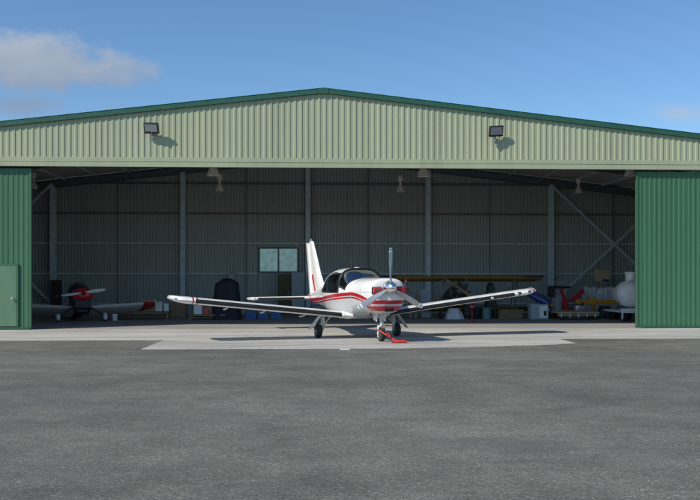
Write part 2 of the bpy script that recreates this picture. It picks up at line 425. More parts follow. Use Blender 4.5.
# gable sheet + header flashing
mb = HMB(); sheet(mb, -HW, HW, DOOR_TOP+0.30, lambda x: roof_z(x)-0.03, YF-0.13, 0.19, 0.019)
mb.build('gable_cladding', M['gable'], hangar, flat=True)
mb = HMB()
mb.box((0, YF-0.125, DOOR_TOP+0.235), (HW*2, 0.05, 0.13)); mb.box((0, YF-0.135, DOOR_TOP+0.085), (HW*2, 0.07, 0.162))
mb.box((0, YF-0.15, DOOR_TOP+0.172), (HW*2, 0.062, 0.014))
mb.build('header_flashing', M['gable'], hangar, bevel=0.006)
for sgn in (-1, 1):
    mb = HMB()
    p = Vector((0, YF-0.15, RIDGE+0.02)); q = Vector((sgn*(HW+0.12), YF-0.15, roof_z(HW+0.12)+0.02))
    mb.bar(p, q, 0.16, 0.15)
    mb.bar(p + Vector((0, 0.06, 0.085)), q + Vector((0, 0.06, 0.085)), 0.30, 0.02)
    mb.build('barge_trim', M['trim'], hangar, bevel=0.008)
mb = HMB(); mb.prism([(-0.14, YF-0.245, RIDGE-0.075), (0.14, YF-0.245, RIDGE-0.075), (0.14, YF-0.245, RIDGE+0.088), (0, YF-0.245, RIDGE+0.112), (-0.14, YF-0.245, RIDGE+0.088)], (0, 0.02, 0)); mb.build('ridge_cap', M['trim'], hangar, bevel=0.004)
# roof
for sgn in (-1, 1):
    mb = HMB()
    n = 60
    rows = []
    for i in range(n+1):
        y = YF-0.05 + i*(YB-YF+0.25)/n
        rows.append([(0, y, RIDGE+0.02), (sgn*(HW+0.15), y, roof_z(HW+0.15)+0.02)])
    ro = []
    for i, r in enumerate(rows):
        dz = 0.03 if i % 2 else 0.0
        ro.append([(a, b, c+dz) for a, b, c in r])
    mb.loft(ro, closed=False)
    mb.build('roof', M['roofsheet'], hangar, flat=True)
# side walls
for sgn in (-1, 1):
    mb = HMB()
    mb.box((sgn*(HW+0.03), (YF+YB)/2, roof_z(HW)/2+0.005), (0.05, YB-YF-0.02, roof_z(HW)+0.01))
    mb.build('side_wall', M['lining'], hangar, flat=True)
# front wall returns beyond the doors are hidden by the door leaves; end posts
for x in (-HW+0.2, HW-0.2):
    mb = HMB(); mb.box((x, YF+0.35, (roof_z(HW)-0.3)/2), (0.3, 0.3, roof_z(HW)-0.34)); mb.build('column', M['steel_dark'], hangar)

# sliding doors
def door_leaf(x0, x1, wicket):
    mb = HMB()
    sheet(mb, x0+0.05, x1-0.05, 0.07, DOOR_TOP-0.045, YF, 0.16, 0.012, rib=0.34)
    e = x1 if wicket else x0; s = -1 if wicket else 1
    mb.box((e+s*0.03, YF+0.005, (DOOR_TOP-0.04)/2+0.02), (0.06, 0.10, DOOR_TOP-0.10))
    mb.box(((x0+x1)/2, YF+0.045, DOOR_TOP/2), (x1-x0-0.02, 0.04, DOOR_TOP-0.12))
    d = mb.build('sliding_door', M['door'], hangar, flat=True)
    mb = HMB(); mb.box(((x0+x1)/2, YF+0.02, 0.05), (x1-x0-0.01, 0.13, 0.06)); mb.build('bottom_rail', M['trim'], d)
    return d
dl = door_leaf(xd0-7.0, xd0, True)
door_leaf(xd1, xd1+6.4, False)
wx1 = WX(17, YF); wx0 = wx1-1.12; wz1 = HC + (HY-266)/FPX*27.0
mb = HMB(); mb.box(((wx0+wx1)/2, YF-0.045, (0.10+wz1)/2), (wx1-wx0, 0.03, wz1-0.10))
w = mb.build('wicket_door', M['wicket'], dl, bevel=0.006)
mb = HMB()
for (a, b) in (((wx0-.03, .09), (wx0-.03, wz1+.03)), ((wx1+.03, .09), (wx1+.03, wz1+.03)), ((wx0-.06, wz1+.03), (wx1+.06, wz1+.03))):
    mb.bar((a[0], YF-0.04, a[1]), (b[0], YF-0.04, b[1]), 0.05, 0.05)
mb.build('wicket_frame', M['door'], dl, bevel=0.005)
hp = WP(13.3, 298, YF)
mb = HMB(); mb.lathe([(0.035, 0), (0.035, 0.012), (0.014, 0.016), (0.014, 0.05), (0.036, 0.055), (0.040, 0.075), (0.02, 0.09)], (hp.x, YF-0.06, hp.z), (0, -1, 0), 16)
mb.build('door_knob', M['chrome'], dl)

# back wall with window opening
BZ = 21.6
wnx0, wnx1 = WX(259, YB), WX(298, YB)
wnz0, wnz1 = WP(278, 272, YB).z, WP(278, 248, YB).z
mb = HMB()
rz = lambda x: roof_z(x) + 0.018
sheet(mb, -HW, wnx0, 0.0, rz, YB, 0.148, 0.080, rib=0.46, side=0.05)
sheet(mb, wnx1, HW, 0.0, rz, YB, 0.148, 0.080, rib=0.46, side=0.05)
sheet(mb, wnx0, wnx1, 0.0, wnz0, YB, 0.148, 0.080, rib=0.46, side=0.05)
sheet(mb, wnx0, wnx1, wnz1, rz, YB, 0.148, 0.080, rib=0.46, side=0.05)
mb.build('back_wall', M['lining'], hangar, flat=True)
win = HMB()
mx = (wnx0+wnx1)/2
for (a, b) in (((wnx0, wnz0), (wnx0, wnz1)), ((wnx1, wnz0), (wnx1, wnz1)), ((mx, wnz0+.035), (mx, wnz1-.035))):
    win.bar((a[0], YB-0.05, a[1]), (b[0], YB-0.05, b[1]), 0.07, 0.16, up=(0, 1, 0))
for z in (wnz0, wnz1): win.bar((wnx0+.035, YB-0.05, z), (wnx1-.035, YB-0.05, z), 0.16, 0.068)
wo = win.build('window', M['steel_dark'], hangar, bevel=0.006)
for (a, b) in ((wnx0+.04, mx-.04), (mx+.04, wnx1-.04)):
    mb = HMB(); mb.box(((a+b)/2, YB+0.0, (wnz0+wnz1)/2), (b-a+0.01, 0.008, wnz1-wnz0-0.07)); mb.build('pane', M['pane'], wo, flat=True)

# steel frame: back columns, girts, mid studs, bracing, rafters, purlins
cols_px = [-71, 53, 183, 308, 428, 551, 675]
colx = [WX(c, YB-0.35) for c in cols_px]
def i_column(x, y, z1):
    mb = HMB()
    mb.box((x, y-0.12, z1/2), (0.22, 0.014, z1)); mb.box((x, y+0.12, z1/2), (0.22, 0.014, z1)); mb.box((x, y, z1/2), (0.012, 0.226, z1))
    mb.box((x, y, 0.012), (0.36, 0.36, 0.02))
    return mb.build('column', M['steel'], hangar)
for x in colx:
    if abs(x) < HW: i_column(x, YB-0.35, roof_z(x)-0.33)
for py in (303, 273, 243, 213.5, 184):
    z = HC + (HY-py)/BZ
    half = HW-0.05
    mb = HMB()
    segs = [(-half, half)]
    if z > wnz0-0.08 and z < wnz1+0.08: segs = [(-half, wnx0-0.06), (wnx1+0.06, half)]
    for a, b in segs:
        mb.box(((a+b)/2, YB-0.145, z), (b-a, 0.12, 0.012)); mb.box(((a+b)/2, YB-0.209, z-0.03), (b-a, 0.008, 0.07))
    mb.build('girt', M['steel_dark' if py < 225 else 'steel'], hangar)  # upper two girts: shade of their undersides put into a darker steel colour
for px in (-9, 118, 246, 368, 490, 613):
    x = WX(px, YB-0.2)
    mb = HMB(); mb.box((x, YB-0.2, (roof_z(x)-0.3)/2+0.0), (0.035, 0.03, roof_z(x)-0.3)); mb.build('wall_stud', M['steel_dark'], hangar)
zt, zb = HC + (HY-186)/BZ, 0.5
for (xa, xb) in ((colx[5], colx[6]), (colx[1], colx[0])):
    ya = YB-0.52
    for (p, q, dy) in (((xa, zt), (xb, zb), 0.0), ((xa, zb), (xb, zt), 0.05)):
        mb = HMB(); mb.bar((p[0], ya-dy, p[1]), (q[0], ya-dy, q[1]), 0.012, 0.13, up=(0, 0, 1)); mb.bar((p[0], ya-dy-0.03, p[1]), (q[0], ya-dy-0.03, q[1]), 0.05, 0.012)
        mb.build('brace', M['steel'], hangar)
for y in (YF+0.35, YF+6.3, YB-0.35):
    for sgn in (-1, 1):
        mb = HMB()
        for dz, w, h in ((-0.12, 0.18, 0.016), (-0.40, 0.18, 0.016)):
            mb.bar((0, y, RIDGE+dz), (sgn*HW, y, roof_z(HW)+dz), w, h)
        mb.bar((0, y, RIDGE-0.26), (sgn*HW, y, roof_z(HW)-0.26), 0.012, 0.27)
        # haunch
        mb.prism([(sgn*(HW-2.4), y-0.007, roof_z(HW-2.4)-0.40), (sgn*HW, y-0.007, roof_z(HW)-0.41), (sgn*HW, y-0.007, roof_z(HW)-0.85)], (0, 0.014, 0))
        mb.build('rafter', M['steel_dark'], hangar)
for sgn in (-1, 1):
    for k in range(1, 12):
        x = sgn*(k*1.45)
        mb = HMB(); z = roof_z(x)-0.075
        mb.box((x, (YF+YB)/2, z), (0.012, YB-YF-0.12, 0.13)); mb.box((x+0.03, (YF+YB)/2, z+0.06), (0.05, YB-YF-0.12, 0.008))
        mb.build('purlin', M['steel'], hangar)
# door track inside the header
mb = HMB(); mb.box((0, YF+0.10, DOOR_TOP+0.11), (HW*2-0.1, 0.12, 0.14)); mb.build('door_track', M['steel_dark'], hangar)

# ------------------------------------------------------------------ floodlights on the gable
def floodlight(px, py, tilt, yaw, label, roll=0):
    p = WP(px, py, YF-0.165)
    t = thing('floodlight', (p.x, YF-0.165, p.z-0.22), label, 'floodlight', 'floodlights on the gable')
    R_ = Matrix.Translation((0, -0.21, 0.22)) @ Matrix.Rotation(yaw, 4, 'Z') @ Matrix.Rotation(roll, 4, 'Y') @ Matrix.Rotation(tilt, 4, 'X')
    mb = MB(R_); mb.box((0, 0, 0), (0.46, 0.075, 0.33))
    for i in range(9): mb.box((-0.18+i*0.045, 0.06, 0), (0.012, 0.05, 0.27))
    mb.build('housing', M['black'], t, bevel=0.012)
    mb = MB(R_); mb.box((0, -0.0405, 0.012), (0.385, 0.008, 0.235)); mb.build('lens', M['lens'], t)
    mb = MB(R_); mb.box((0, -0.045, -0.15), (0.46, 0.03, 0.035)); mb.build('visor', M['black'], t)
    mb = MB()
    mb.box((0, -0.012, 0.0), (0.10, 0.02, 0.14)); mb.bar((0, -0.02, 0.0), (0, -0.16, 0.03), 0.035, 0.035)
    mb.tube([(0, -0.16, 0.03), (0, -0.19, 0.10)], 0.018)
    mb.build('bracket', M['alu'], t)
    return t
floodlight(152.7, 129.3, radians(28), radians(-8), 'black floodlight on the left half of the pale green gable', roll=radians(3))
floodlight(494.6, 132.2, radians(24), radians(10), 'black floodlight on the right half of the pale green gable', roll=radians(-5))

# ------------------------------------------------------------------ high bay lamps under the roof
def bay_lamp(px, ytop, ybot, Y, label):
    p = WP(px, ybot, Y); s = FPX/Y
    h = (ybot-ytop)/s
    t = thing('pendant_lamp', (p.x, Y, p.z), label, 'pendant lamp', 'bell lamps hanging under the hangar roof')
    k = h/0.62
    mb = MB(); mb.lathe([(0.165*k, 0), (0.160*k, 0.02*k), (0.125*k, 0.13*k), (0.075*k, 0.22*k), (0.045*k, 0.26*k)], (0, 0, 0), (0, 0, 1), 20, cap0=False); mb.build('shade', M['lampwhite'], t)
    mb = MB(); mb.lathe([(0.02*k, -0.01), (0.06*k, 0.03*k), (0.07*k, 0.08*k), (0.03*k, 0.17*k)], (0, 0, 0), (0, 0, 1), 14); mb.build('bulb', M['lens'], t)
    mb = MB(); mb.lathe([(0.045*k, 0.26*k), (0.04*k, 0.36*k), (0.09*k, 0.40*k), (0.105*k, 0.48*k), (0.09*k, 0.57*k), (0.03*k, 0.62*k)], (0, 0, 0), (0, 0, 1), 16); mb.build('gear_box', M['lampwhite'], t)
    mb = MB(); mb.tube([(0, 0, 0.6*k), (0, 0, max(0.65*k, roof_z(p.x)-0.40-p.z))], 0.012, 6); mb.build('rod', M['steel_dark'], t)
    return t
bay_lamp(219.5, 173.5, 191, 34.6, 'small pale bell lamp left of the middle, hanging free under the roof')
bay_lamp(400.3, 175, 192, 34.6, 'small pale bell lamp right of the middle, hanging free under the roof')
bay_lamp(578.5, 177.5, 193, 34.6, 'small pale bell lamp near the right door, hanging under the sloping roof')
bay_lamp(213.2, 151, 175.5, 30.6, 'pale bell lamp tucked behind the gable edge above the left of the aircraft')
bay_lamp(423.3, 152, 176.5, 30.6, 'pale bell lamp tucked behind the gable edge by the column right of the propeller')
bay_lamp(630.0, 153, 176.0, 30.6, 'pale bell lamp tucked behind the gable edge beside the right door')
bay_lamp(33.5, 172, 189, 34.6, 'pale bell lamp half hidden behind the left door edge')

# ------------------------------------------------------------------ the touring aircraft
TH = radians(18.7)
nw = G(381.4, 341.3)
ac = thing('light_aircraft', (nw.x, nw.y, 0), 'white low-wing propeller aircraft with red stripes parked before the open hangar', 'aircraft', rz=TH-AZ)
BANK = Matrix.Translation((0, 0, 0.3)) @ Matrix.Rotation(radians(-0.9), 4, 'Y') @ Matrix.Translation((0, 0, -0.3))
AX = BANK @ Matrix.Translation((0, -0.90, 0))           # parts are written as (lateral, metres behind spinner tip, height)
def AMB(): return MB(AX)

def interp(tab, s):
    if s <= tab[0][0]: return tab[0][1:]
    for a, b in zip(tab, tab[1:]):
        if s <= b[0]:
            t = (s-a[0])/(b[0]-a[0]); return tuple(x+(y-x)*t for x, y in zip(a[1:], b[1:]))
    return tab[-1][1:]
def smooth_tab(tab, step):
    """catmull-rom resample so the fuselage lines run fair"""
    out = []
    n = len(tab)
    for i in range(n-1):
        p0, p1, p2, p3 = tab[max(i-1, 0)], tab[i], tab[i+1], tab[min(i+2, n-1)]
        k = max(1, int(round((p2[0]-p1[0])/step)))
        for j in range(k):
            t = j/k; row = [p1[0]+(p2[0]-p1[0])*t]
            for c in range(1, len(p1)):
                m1 = (p2[c]-p0[c])/max(p2[0]-p0[0], 1e-6)*(p2[0]-p1[0]); m2 = (p3[c]-p1[c])/max(p3[0]-p1[0], 1e-6)*(p2[0]-p1[0])
                row.append((2*t**3-3*t*t+1)*p1[c] + (t**3-2*t*t+t)*m1 + (-2*t**3+3*t*t)*p2[c] + (t**3-t*t)*m2)
            out.append(tuple(row))
    out.append(tab[-1]); return out
#        s    halfw  zbot  ztop  zmid  n_up n_low
FUS = [(0.34, 0.17, 1.06, 1.46, 1.28, 2.2, 2.2),
       (0.355, 0.33, 0.86, 1.535, 1.24, 2.5, 2.3),
       (0.39, 0.425, 0.77, 1.575, 1.22, 2.8, 2.4),
       (0.46, 0.465, 0.725, 1.592, 1.21, 2.9, 2.4),
       (0.80, 0.50, 0.675, 1.605, 1.19, 2.9, 2.4),
       (1.30, 0.54, 0.61, 1.605, 1.17, 2.8, 2.5),
       (1.78, 0.585, 0.56, 1.60, 1.16, 2.7, 2.6),
       (2.00, 0.605, 0.54, 1.71, 1.14, 2.9, 2.7),
       (2.25, 0.62, 0.52, 1.822, 1.13, 3.2, 2.8),
       (2.50, 0.63, 0.50, 1.868, 1.12, 3.4, 2.8),
       (2.90, 0.635, 0.49, 1.88, 1.12, 3.4, 2.8),
       (3.40, 0.62, 0.50, 1.862, 1.12, 3.4, 2.7),
       (3.90, 0.58, 0.54, 1.79, 1.12, 3.0, 2.5),
       (4.40, 0.49, 0.60, 1.645, 1.11, 2.6, 2.4),
       (5.00, 0.38, 0.68, 1.48, 1.10, 2.2, 2.3),
       (5.80, 0.27, 0.76, 1.34, 1.08, 2.1, 2.2),
       (6.60, 0.17, 0.82, 1.22, 1.04, 2.0, 2.1),
       (7.30, 0.09, 0.87, 1.11, 1.00, 2.0, 2.0),
       (7.80, 0.03, 0.93, 1.02, 0.975, 2.0, 2.0)]
FS = smooth_tab(FUS, 0.035)
def fsec(s): return interp(FS, s)
def surf(s, phi, off=0.0):
    """point on the fuselage; phi 0 = top, 90 = widest, 180 = belly"""
    hw, zb, zt, zm, nu, nl = fsec(s)
    c, sn = cos(phi), sin(phi)
    up = c >= 0; n = nu if up else nl; H = (zt-zm) if up else (zm-zb)
    x = (hw+off)*copysign(abs(sn)**(2/n), sn); z = zm + (H+off)*copysign(abs(c)**(2/n), c)
    return Vector((x, s, z))
def phi_for(s, z, side):
    hw, zb, zt, zm, nu, nl = fsec(s)
    q = (z-zm)/((zt-zm) if z >= zm else (zm-zb)); q = max(-1, min(1, q)); n = nu if z >= zm else nl
    c = copysign(abs(q)**(n/2), q)
    return side*math.acos(c)
PHW = radians(80)
def ws_bounds(ph):
    k = min(1.0, abs(ph)/PHW)
    return 1.79 + 0.20*k**2.2, 2.46 - 0.06*k*k
def in_windscreen(sv, ph, marg=0.0):
    if abs(ph) > PHW*(0.985) - marg*1.2: return False
    a, b = ws_bounds(ph); return a+marg < sv < b-marg
WINS = [(2.52, 3.44, 1.23, 1.76, 1.235, 1.775, 0.24), (3.56, 4.56, 1.235, 1.765, 1.25, 1.55, 0.26)]
SURR = (2.40, 4.66, 1.20, 1.775, 1.205, 1.61, 0.10)
def win_point(wd_, u, v):
    sa, sb, za0, za1, zb0, zb1, rd = wd_
    uu = u*sqrt(1-v*v*rd); vv = v*sqrt(1-u*u*rd)
    sv = (sa+sb)/2 + uu*(sb-sa)/2; f = (sv-sa)/(sb-sa)
    z0 = za0+(zb0-za0)*f; z1 = za1+(zb1-za1)*f
    return sv, (z0+z1)/2 + vv*(z1-z0)/2
def in_win(wd_, sv, z, k=1.0):
    sa, sb, za0, za1, zb0, zb1, rd = wd_
    f = (sv-sa)/(sb-sa); uu = 2*f-1
    if abs(uu) > 1: return False
    z0 = za0+(zb0-za0)*f; z1 = za1+(zb1-za1)*f
    vv = (2*z-z0-z1)/(z1-z0)
    if abs(vv) > 1: return False
    u, v = uu, vv
    for _ in range(8):
        u = uu/sqrt(1-min(1, v*v)*rd); v = vv/sqrt(1-min(1, u*u)*rd)
    return abs(u) < k and abs(v) < k
mb = AMB()
NP = 144
mb.loft([[surf(r[0], 2*pi*k/NP) for k in range(NP)] for r in FS])
nf = (len(FS)-1)*NP; keep = []
for i_, f in enumerate(mb.f):
    if i_ < nf:
        sv = (FS[i_//NP][0]+FS[i_//NP+1][0])/2; ph = 2*pi*(i_ % NP + 0.5)/NP
        if ph > pi: ph -= 2*pi
        if 1.75 < sv < 4.7 and abs(ph) < radians(100):
            z = surf(sv, ph).z
            if in_windscreen(sv, ph, 0.03) or in_win(SURR, sv, z, 0.965): continue
    keep.append(f)
mb.f = keep
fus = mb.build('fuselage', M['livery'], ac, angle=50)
# windscreen and its frame
def ws_patch(off, margin):
    rows = []
    for i in range(15):
        u = i/14; row = []
        for j in range(49):
            ph = -PHW+margin + 2*(PHW-margin)*j/48
            a, b = ws_bounds(ph); a += margin; b -= margin
            row.append(surf(a + (b-a)*u, ph, off))
        rows.append(row)
    return rows
mb = AMB(); mb.loft(ws_patch(0.003, 0.0), closed=False); ws = mb.build('windscreen', M['canopyglass'], ac, angle=60)
R_ = ws_patch(0.005, 0.0)
loop = R_[0] + [r[-1] for r in R_[1:-1]] + list(reversed(R_[-1])) + [r[0] for r in reversed(R_[1:-1])]
mb = AMB(); mb.tube(loop + loop[:1], 0.016, 6); mb.build('windscreen_frame', M['black'], ac, angle=70)
for sd in (-1, 1):
    # black surround with the window openings left free
    mb = AMB(); n = 90; rows = []
    for i in range(n+1):
        rows.append([])
        for j in range(n//2+1):
            sv, z = win_point(SURR, -1+2*i/n, -1+4*j/n)
            rows[-1].append(surf(sv, phi_for(sv, z, sd), 0.005))
    m_ = n//2+1; o = len(mb.v)
    for r in rows: mb.v += r
    for i in range(n):
        for j in range(n//2):
            sv, z = win_point(SURR, -1+2*(i+.5)/n, -1+4*(j+.5)/n)
            if any(in_win(w_, sv, z, 0.985) for w_ in WINS): continue
            mb.f.append((o+i*m_+j, o+i*m_+j+1, o+(i+1)*m_+j+1, o+(i+1)*m_+j))
    mb.build('window_surround', M['black'], ac, angle=60)
    for w_ in WINS:
        mb = AMB()
        mb.loft([[surf(sv, phi_for(sv, z, sd), 0.008) for sv, z in [win_point(w_, -1+2*i/14, -1+2*j/14) for j in range(15)]] for i in range(15)], closed=False)
        mb.build('side_window', M['canopyglass'], ac, angle=60)
# cabin: dash top, four seats, floor and bulkhead
mb = AMB(); mb.box((0, 2.04, 1.30), (0.98, 0.40, 0.30)); mb.build('dashboard', M['black'], ac, bevel=0.05)
mb = AMB(); mb.box((0, 3.0, 0.98), (1.02, 2.2, 0.30)); mb.box((0, 4.50, 1.27), (0.56, 0.03, 0.42)); mb.build('cabin_lining', M['cabin'], ac, bevel=0.02)
for (sx, ss) in ((-0.27, 2.95), (0.27, 2.95), (-0.25, 3.75), (0.25, 3.75)):
    zt_ = 1.56 if ss < 3.5 else 1.46
    mb = AMB(); mb.bar((sx, ss, 1.12), (sx, ss+0.16, zt_), 0.40, 0.11, up=(0, 1, 0)); st = mb.build('seat', M['seat'], ac, bevel=0.04, seg=3)
    mb = AMB(); mb.box((sx, ss+0.19, zt_+0.07), (0.24, 0.08, 0.15)); mb.build('headrest', M['seat'], st, bevel=0.03, seg=3)
for sd in (-1, 1):
    mb = AMB()
    mb.tube([surf(2.36+0.25*i, phi_for(2.36+0.25*i, 1.16, sd), 0.002) for i in range(2)], 0.004, 5)
    mb.build('door_seam', M['black'], ac)
# cowling: spinner backing, air intakes, chin inlet, exhaust
for sx in (-1, 1):
    mb = AMB(); mb.box((sx*0.31, 0.365, 1.295), (0.25, 0.10, 0.19)); mb.build('air_intake', M['black'], ac, bevel=0.03, seg=3)
mb = AMB(); mb.box((0.02, 0.40, 0.805), (0.24, 0.12, 0.075)); mb.build('chin_inlet', M['black'], ac, bevel=0.02)
for sx in (-1, 1):
    mb = AMB(); mb.tube([(sx*0.28, 0.9, 0.70), (sx*0.28, 1.0, 0.62), (sx*0.28, 1.08, 0.59)], 0.026, 10); mb.build('exhaust_pipe', M['engine'], ac)
mb = AMB()
for s in (1.62,):
    mb.tube([surf(s, radians(a), 0.002) for a in range(-150, 151, 6)], 0.004, 4)
mb.build('cowl_seam', M['gear'], ac)
mb = AMB(); mb.lathe([(0.025, 0), (0.022, 0.02), (0.0, 0.03)], surf(0.95, radians(-18)), (0, 0, 1), 10); mb.build('oil_cap', M['red'], ac)
# antennas
mb = AMB(); mb.bar((0, 3.15, 1.87), (0, 3.28, 2.12), 0.014, 0.07, up=(0, 1, 0)); mb.build('antenna', M['black'], ac, bevel=0.004)
mb = AMB(); mb.box((0, 2.72, 1.885), (0.10, 0.16, 0.035)); mb.build('antenna', M['white'], ac, bevel=0.012)
# faint registration strokes on the rear fuselage
for side in (-1, 1):
    for i in range(4):
        s = 5.15 + i*0.17; z0, z1 = 1.20, 1.33
        mb = AMB(); mb.bar(surf(s, phi_for(s, z0, side), 0.003), surf(s, phi_for(s, z1, side), 0.003), 0.03, 0.006, up=(1, 0, 0)); mb.build('registration_mark', M['gear'], fus)

# propeller
HUBZ = 1.365
prop = AMB(); prop.lathe([(0.001, 0.0), (0.045, 0.012), (0.090, 0.05), (0.130, 0.12), (0.155, 0.20), (0.165, 0.29), (0.165, 0.33)], (0, 0, HUBZ), (0, 1, 0), 36)
prop = prop.build('propeller', M['chrome'], ac, angle=50)
mb = AMB(); mb.lathe([(0.171, 0.285), (0.171, 0.305)], (0, 0, HUBZ), (0, 1, 0), 36); mb.build('spinner_ring', M['alu'], prop)
def blade(ang):
    stations = [(0.10, 0.060, 0.050, 62), (0.18, 0.085, 0.045, 55), (0.30, 0.125, 0.032, 46), (0.45, 0.150, 0.024, 38), (0.62, 0.152, 0.018, 32), (0.78, 0.140, 0.014, 27), (0.90, 0.118, 0.011, 24), (0.955, 0.085, 0.009, 22), (0.98, 0.04, 0.006, 22)]
    def rings(r0, r1, off):
        out = []
        rr = [st for st in stations if r0 <= st[0] <= r1]
        if not rr or rr[0][0] > r0+1e-6: rr.insert(0, (r0,)+interp(stations, r0))
        if rr[-1][0] < r1-1e-6: rr.append((r1,)+interp(stations, r1))
        for r, c, t, b in rr:
            ring = []
            for k in range(16):
                a = 2*pi*k/16
                u = cos(a)*c/2; w = sin(a)*t/2*(1.0 if cos(a) < 0 else 0.75)
                u += copysign(off, u) if off else 0; w += copysign(off, w) if off else 0
                bb = radians(b)
                x = u*cos(bb) - w*sin(bb); y = u*sin(bb)+w*cos(bb)
                ring.append((x, y, r))
            out.append(ring)
        return out
    X = AX @ Matrix.Translation((0, 0.215, HUBZ)) @ Matrix.Rotation(ang, 4, 'Y')
    mb = MB(X); mb.loft(rings(0.10, 0.98, 0)); b = mb.build('blade', M['blade'], prop, angle=60)
    for r0, r1 in ((0.86, 0.905), (0.945, 0.979)):
        mb = MB(X); mb.loft(rings(r0, r1, 0.0015)); mb.build('tip_band', M['white'], b, angle=60) if False else mb.build('tip_band', M['white'], prop, angle=60)
for a in (0, 120, 240): blade(radians(a+1))

# wings
CH = 1.22
def naca(c, th, n=16):
    pts = []
    def yt(x): return 5*th*(0.2969*sqrt(x)-0.1260*x-0.3516*x*x+0.2843*x**3-0.1015*x**4)
    def yc(x): return 0.02/0.16*(0.8*x-x*x) if x < 0.4 else 0.02/0.36*(0.2+0.8*x-x*x)
    xs = [(1-cos(pi*i/n))/2 for i in range(n+1)]
    for x in reversed(xs): pts.append((x*c, (yc(x)+yt(x))*c))
    for x in xs[1:-1]: pts.append((x*c, (yc(x)-yt(x))*c))
    return pts
INC = radians(3.2)
def wing_ring(t, side, off=0.0):
    """airfoil ring at lateral station t"""
    c, th, s0 = CH, 0.150, 2.02
    z = 0.625 + (t-0.45)*tan(radians(6.8))
    if t > 4.62:
        k = (t-4.62)/0.36; kk = sqrt(max(0.0, 1-k*k*0.96))
        c2 = CH*(0.30+0.70*kk) ; s0 += (CH-c2)*0.75; z += 0.035*k*k; th = 0.150*(0.30+0.70*kk)*CH/c2*0.95 if k > 0 else th; c = c2
    if t < 0.66:
        g = (0.66-t)/0.26; s0 -= 0.12*g; c += 0.14*g
    ring = []
    tx = t*(1.02 if side < 0 else 1 + 0.075*t/4.975)
    for x, y in naca(c, th):
        ring.append(Vector((side*tx, s0 + x*cos(INC) + y*sin(INC), z - x*sin(INC) + y*cos(INC) + 0.0)))
    return ring
def offset_le(t, side, frac, off):
    r = wing_ring(t, side); n = 16
    # LE index is n; take neighbours up to arc fraction
    ids = [i for i in range(len(r)) if -frac <= i-n <= frac]
    c = sum((r[i] for i in range(len(r))), Vector())/len(r)
    out = []
    for i in ids:
        a, b = r[i-1], r[(i+1) % len(r)]
        tg = (b-a); nn = Vector((0, -tg.z, tg.y)).normalized()
        if nn.dot(r[i]-c) < 0: nn = -nn
        out.append(r[i] + nn*off)
    return out
def flap_fairing(par, t, side):
    z = 0.625 + (t-0.45)*tan(radians(6.8)) - 0.105
    mb = AMB(); mb.tube([(side*t, 2.75, z+0.01), (side*t, 2.95, z-0.025), (side*t, 3.2, z-0.055), (side*t, 3.42, z-0.075)], [0.006, 0.022, 0.028, 0.010], 8)
    mb.build('flap_fairing', M['gear'], par)
for side in (-1, 1):
    mb = AMB(); ts = [0.40, 0.53, 0.66, 1.6, 2.4, 3.2, 4.0, 4.62, 4.70, 4.78, 4.85, 4.91, 4.95, 4.975]
    mb.loft([wing_ring(t, side) for t in ts]); wg = mb.build('wing', M['wing'], ac, angle=40)
    t1 = 4.40 if side < 0 else 4.20
    mb = AMB(); rows = []
    for i in range(13):
        t = 0.66 + (t1-0.66)*i/12
        rows.append(offset_le(t, side, 2, 0.004))
    mb.loft(rows, closed=False); mb.build('deicing_boot', M['boot'], wg, angle=60)
    # pale root cap at the inboard end of the boot
    mb = AMB(); mb.loft([offset_le(t, side, 6, 0.012) for t in (0.60, 0.63, 0.66)], closed=False); mb.build('root_cap', M['white'], wg, angle=60)
    for t in (1.45, 2.55, 3.55): flap_fairing(wg, t, side)
    mb = AMB(); rr = wing_ring(4.86, side); p = rr[16]; mb.lathe([(0.020, -0.02), (0.020, 0.01), (0.012, 0.03), (0.002, 0.035)], p, (0, -1, 0), 10); mb.build('position_light', M['black'] if side < 0 else M['lens'], wg)
    # flap and aileron gaps
    mb = AMB()
    def up(t, i): return wing_ring(t, side)[i] + Vector((0, 0, 0.003))
    mb.tube([up(t, 4) for t in (0.75, 2.0, 2.9, 4.5)], 0.005, 4); mb.tube([up(2.9, i) for i in (4, 3, 2, 1, 0)], 0.005, 4)
    mb.build('control_gap', M['gear'], wg)
    if side > 0:
        # landing light window, dark glyph and small probe on the right-hand wing
        def face(t): return wing_ring(t, side)[16]
        mb = AMB(); p = face(4.62); mb.lathe([(0.064, 0.0), (0.064, 0.012), (0.05, 0.016), (0.046, 0.006)], p + Vector((0, -0.006, 0.01)), (0.0, -1, 0), 20, cap1=False); mb.build('lamp_ring', M['alu'], wg)
        mb = AMB(); p = face(4.62); mb.lathe([(0.046, 0.0), (0.03, 0.008), (0.0, 0.010)], p + Vector((0, -0.004, 0.01)), (0, -1, 0), 16); mb.build('landing_light', M['lens'], wg)
        mb = AMB(); p = face(4.33) + Vector((0, -0.003, 0))
        mb.box(p + Vector((0, 0, 0.035)), (0.11, 0.012, 0.03)); mb.bar(p + Vector((0.04, 0, 0.03)), p + Vector((0.0, 0, -0.05)), 0.03, 0.012, up=(0, 1, 0)); mb.build('painted_mark', M['boot'], wg)
        mb = AMB(); p = face(3.55); mb.box(p + Vector((0, -0.02, 0.0)), (0.07, 0.05, 0.05)); mb.build('stall_vane', M['white'], wg, bevel=0.008)

